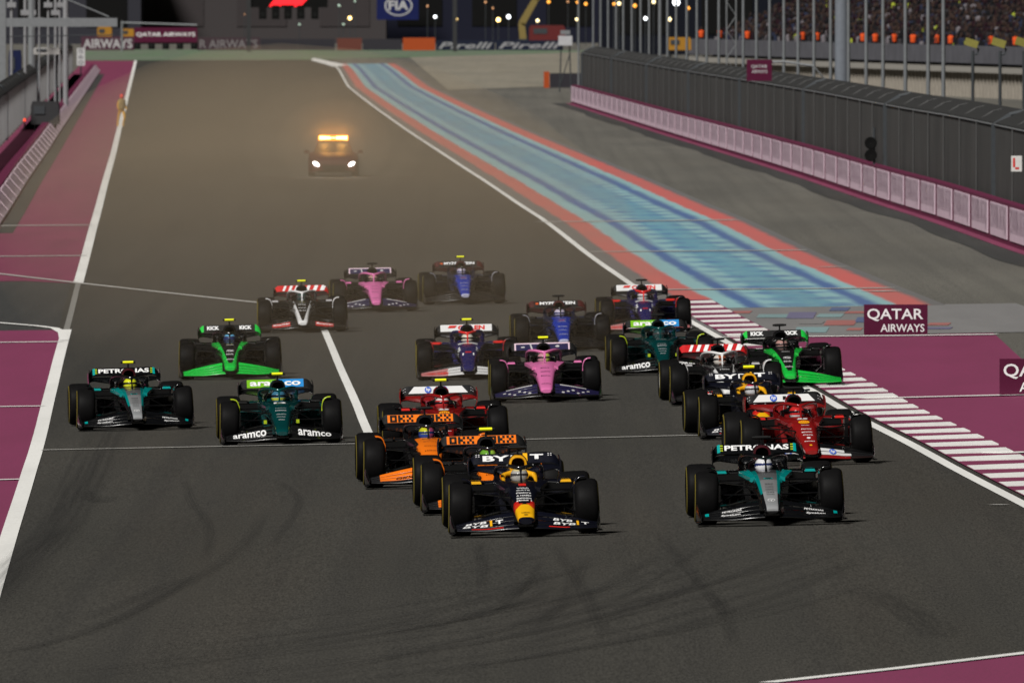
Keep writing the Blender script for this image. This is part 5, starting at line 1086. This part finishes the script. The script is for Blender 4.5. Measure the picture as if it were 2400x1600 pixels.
for k in range(n):
    a1, a2 = 2 * math.pi * k / n, 2 * math.pi * (k + 1) / n
    mb.add([c0_ + Vector((math.cos(x) * r1, .03, math.sin(x) * r2)) for x, r1, r2 in ((a1, 1.68, 1.23), (a2, 1.68, 1.23), (a2, 1.5, 1.08), (a1, 1.5, 1.08))], [(0, 1, 2, 3)])
mk('emblem_ring', mb, PALEP, pb, 0, False); mb = MB(); text_on(mb, 'FIA', lambda u, v: c0_ + Vector((u, .03, v)), -1.2, 1.2, -.52, .63, .03); mk('lettering', mb, PALEP, pb, 0, False)
# far barrier line
def far_barrier(px0, px1, py0, py1, d, mat, label, text=None, tm=None, name='far_barrier', cat='barrier', ti=0):
    a, b = A(px0, py1, d), A(px1, py0, d); root = empty(name, (a.x, d, 0)); tag(root, label, cat); W, H = b.x - a.x, b.z; n = max(1, int(W / 4))
    for k in range(n): mb = MB(); mb.box(((k + .5) * W / n, .4, H / 2), (W / n - .03, .8, H)); mk('block', mb, mat, root, 0)
    if text: mb = MB(); text_on(mb, text, lambda u, v: Vector((u * W, -.01, v * H)), .04, .96, .16, .82, .02, ti); mk('lettering', mb, tm or PALEP, root, 0, False)
    return root
DK = simple('far dark barrier', (.03, .028, .034), .9); MRD = simple('far maroon barrier', (.07, .03, .045), .9); NVB = simple('far navy barrier', (.012, .015, .03), .9); ORB = simple('orange barrier', (.34, .06, .015), .8)
far_barrier(190, 315, 86, 118, 2105, MRD, 'far maroon barrier lettered AIRWAYS at the left end of the straight', 'AIRWAYS')
far_barrier(462, 610, 88, 117, 2108, simple('far dim maroon barrier', (.05, .032, .038), .9), 'far dim barrier lettered QATAR AIRWAYS right of the gantry board', 'R AIRWAYS', simple('dim print', (.16, .145, .15), .8))
far_barrier(610, 785, 92, 119, 2112, DK, 'far plain dark barrier beyond the start gantry')
far_barrier(790, 848, 90, 119, 2104, simple('dim orange barrier', (.12, .04, .03), .8), 'dim rust coloured barrier block left of the bright orange one', name='barrier_block')
far_barrier(850, 942, 92, 120, 2110, simple('far charcoal barrier', (.032, .03, .036), .9), 'far charcoal barrier between the two orange blocks')
far_barrier(944, 1020, 89, 119, 2102, ORB, 'bright orange barrier block at the end of the straight', name='barrier_block')
far_barrier(1022, 1160, 95, 121, 2106, NVB, 'far navy hoarding with pale slanted lettering, left of two', 'Pirelli', simple('pale slanted print', (.26, .26, .27), .7), 'hoarding', 'hoarding', .3)
far_barrier(1162, 1320, 95, 121, 2114, simple('far navy hoarding', (.012, .016, .032), .9), 'far navy hoarding with pale slanted lettering, right of two', 'Pirelli', simple('pale slanted print', (.3,) * 3), 'hoarding', 'hoarding', .3)
far_barrier(1274, 1288, 168, 205, 1290, ORB, 'upright orange pad on the end of the right barrier', name='barrier_pad', cat='barrier')
far_barrier(1288, 1362, 172, 204, 1292, DK, 'dark tyre wall at the far end of the right barrier', name='tyre_wall', cat='barrier')
# camera platform at the far end of the right wall
g = A(1325, 205, 1240); root = empty('camera_platform', (g.x, 1240, 0)); tag(root, 'white camera box on a slim tower at the far end of the right wall', 'camera tower')
zb = A(1325, 107, 1240).z
for sx in (-.3, .3): mb = MB(); mb.tube([(sx * 1.4, 0, 0), (sx, 0, zb)], .05, 6); mk('leg', mb, PDARK, root)
mb = MB(); mb.tube([(-.35, 0, .6), (.33, 0, zb - .6)], .04, 6); mk('brace', mb, PDARK, root); mb = MB(); mb.box((0, 0, zb + .35), (1.0, .8, .7)); mk('camera_box', mb, simple('white box', (.42, .42, .44), .6), root, 0); mb = MB(); mb.box((0, 0, zb + .95), (.7, .6, .3)); mk('hood', mb, GREYM, root, 0)
# yellow boom
root = empty('crane', (A(1225, 90, 2200).x, 2200, 0)); tag(root, 'dull yellow crane boom bent over the far barrier', 'crane'); rx = root.location.x
def rq(px, py): q = A(px, py, 2200); return Vector((q.x - rx, 0, q.z))
for a_, b_q in (((1226, 92), (1222, 55)), ((1222, 57), (1258, -6)), ((1256, 0), (1275, -60))):
    p, q = rq(*a_), rq(*b_q); mb = MB(); n = Vector((q.z - p.z, 0, -(q.x - p.x))).normalized() * .45; mb.prism([p - n, p + n, q + n * .9, q - n * .9], (0, .7, 0)); mk('boom_section', mb, simple('dull yellow', (.20, .15, .05), .7), root, 0)
mb = MB(); mb.box((0, .4, rq(1226, 92).z / 2), (1.2, 1.2, rq(1226, 92).z)); mk('base', mb, PDARK, root, 0)
eq_box('red_container', 1240, 1325, 60, 96, 2180, simple('dark red container', (.11, .02, .02), .8), 'dark red container behind the far hoarding', 'container', 3)
eq_box('orange_machine', 228, 262, 63, 90, 2150, simple('orange machine', (.33, .16, .02), .7), 'orange machine above the far left barrier, left of two', 'machine', 2)
eq_box('orange_machine', 285, 314, 68, 90, 2150, simple('orange machine b', (.35, .17, .02), .7), 'orange machine above the far left barrier, beside the gantry board', 'machine', 2)
eq_box('yellow_machine', 1565, 1620, 88, 118, 1300, simple('orange machine', (.3,) * 3), 'yellow machine beyond the right fence poles', 'machine', 2)
# dark facades added so the far ground looks like unlit night
def backdrop(px0, px1, d, h, mat, label, wmat=None):
    a, b = A(px0, 0, d), A(px1, 0, d); root = empty('night_backdrop', (a.x, d, 0)); tag(root, label, 'backdrop'); W = b.x - a.x
    mb = MB(); mb.box((W / 2, 10, h / 2), (W, 20, h)); mk('wall', mb, mat, root, 0); mb = MB(); mb.box((W / 2, 9.6, h + .15), (W + 1, 21, .3)); mk('roof', mb, PDARK, root, 0)
    mb = MB(); mb.box((W / 2, -.1, h * .62), (W * .96, .2, .25)); mk('backdrop_ledge', mb, PDARK, root, 0)
    n = max(2, int(W / 9))
    for k in range(n): mb = MB(); mb.box((W * (k + .5) / n, -.05, h * .32), (W / n * .6, .12, h * .3)); mk('backdrop_window', mb, wmat or DARK, root, 0)
    return root
backdrop(-150, 330, 2360, 14, simple('backdrop slate', (.03, .03, .038), .9), 'added night-dark slate building behind the far left barrier')
backdrop(322, 905, 2380, 14, simple('backdrop brown', (.05, .044, .045), .9), 'added night-dark brownish building behind the start gantry', simple('backdrop brown glass', (.042, .036, .037), .9))
backdrop(897, 1420, 2410, 14, simple('backdrop navy', (.010, .011, .022), .9), 'added night-dark navy building behind the far hoardings')
backdrop(1405, 2600, 1960, 14, simple('backdrop black', (.005, .006, .011), .9), 'added night-black building behind the grandstand')
# distant lamps
lamps = [(820, 43, 'y', .30), (1068, 45, 'y', .30), (1168, 47, 'y', .34), (1260, 49, 'p', .28), (1352, 46, 'p', .24), (1020, 40, 'w', .26), (1192, 40, 'w', .34), (1286, 5, 'o', .28), (1373, 10, 'o', .27), (1353, 6, 'o', .22), (1331, 5, 'd', .18), (1155, 20, 'd', .16), (1002, 15, 'd', .18), (832, 4, 'g', .18), (795, 14, 'g', .24), (1138, 6, 'd', .2), (1439, 10, 'o', .2), (1451, 9, 'p', .24), (1488, 14, 'o', .26), (1532, 5, 'p', .24), (1569, 46, 'p', .26), (1513, 44, 'w', .24), (1613, 20, 'o', .24), (1585, 6, 'w', .5), (573, 34, 'd', .10), (702, 58, 'g', .2), (805, 58, 'g', .2)]
LE_ = {'y': emit('lamp yellow', (1, .66, .22), 7.0), 'p': emit('lamp pale', (1, .78, .42), 3.2), 'w': emit('lamp white', (.9, .95, 1.0), 4.5), 'o': emit('lamp orange', (1, .38, .05), 2.0), 'd': emit('lamp dim', (.9, .42, .2), .6), 'g': emit('lamp grey green', (.55, .75, .62), .28)}
CN = {'y': 'yellow', 'p': 'pale yellow', 'w': 'white', 'o': 'orange', 'd': 'dim rusty', 'g': 'faint greenish'}
cnt = {}
for (px, py, c, r) in sorted(lamps):
    d = 1840 if px > 1400 else 2300; q = A(px, py, d); q.z = max(q.z, .5); o = empty('street_lamp', (q.x, d, 0)); r *= .78; cnt[c] = cnt.get(c, 0) + 1
    tag(o, '%s distant lamp behind the far barriers, %s %s one from the left' % (CN[c], WORDS[cnt[c] - 1], CN[c].split()[-1]), 'lamp', 'distant lamps')
    mb = MB(); mb.tube([(0, .2, 0), (0, .2, q.z + .2), (0, .05, q.z + .35)], .05, 6); mk('post', mb, PDARK, o); mb = MB(); mb.lathe([(q.z - r, .02), (q.z - r * .7, r * .7), (q.z, r), (q.z + r * .7, r * .7), (q.z + r, .02)], 12, 'z'); mk('lamp_head', mb, LE_[c], o)

# ================================================================== dusty air and added glow puffs
def volume(name, mesh, dens, col, aniso=.1, label=None):
    m = bpy.data.materials.new(name); m.use_nodes = True; t = m.node_tree; t.nodes.clear()
    out = t.nodes.new('ShaderNodeOutputMaterial'); v = t.nodes.new('ShaderNodeVolumePrincipled'); v.inputs['Color'].default_value = (*col, 1); v.inputs['Density'].default_value = dens; v.inputs['Anisotropy'].default_value = aniso
    t.links.new(v.outputs[0], out.inputs['Volume'])
    return tag(link(name, mesh, m), label, None, None, 'stuff')
def ellipsoid(cx, cy, cz, rx, ry, rz, yaw, n=24, m=14):
    mb = MB(); rs = []
    for i in range(m + 1):
        a = math.pi * i / m; rs.append([Vector((math.cos(b) * math.sin(a) * rx, -math.cos(a) * ry, math.sin(b) * math.sin(a) * rz)) for b in [2 * math.pi * k / n for k in range(n)]])
    mb.loft(rs); mt = Matrix.Translation((cx, cy, cz)) @ Matrix.Rotation(yaw, 4, 'Z'); mb.v = [tuple(mt @ Vector(v)) for v in mb.v]; return mb.mesh('dust_and_glow', 60)
volume('dust_and_glow', ellipsoid(-7.2, 555, 0, 9.5, 265, 5.6, .0208), .0016, (.95, .74, .50), .1, 'brown dust hanging over the track behind the pack')
# puffs added to carry the beacon's glow, nested so that they thin outwards
for k, (rx_, ry_, rz_, dn) in enumerate(((3.6, 4.2, 2.7, .010), (2.3, 2.8, 1.8, .022), (1.3, 1.6, 1.0, .045))):
    volume('dust_and_glow', ellipsoid(cg.x, cg.y + .6, 1.3, rx_, ry_, rz_, 0), dn, (.95, .80, .60), .1, '%s puff added for the amber beacon glow around the course car' % ('thin outer', 'thicker middle', 'thick inner')[k])
strip('wall_foot_strip', lambda d: WL(d) + .0, lambda d: WL(d) + .5, 530, 1500, .018, M_pit)  # darker grey strip along the left wall foot
strip('wall_foot_strip', lambda d: WR(d) - 1.25 + .12 * math.sin(d * .05) + .1 * math.sin(d * .131), lambda d: WR(d) + .1, 430, 1112, .01, M_pit)  # darker strip with a wavy inner edge along the right wall foot
strip('wall_foot_strip', lambda d: WR(d) - .35, lambda d: WR(d) + .1, 430, 1112, .02, M_mard)
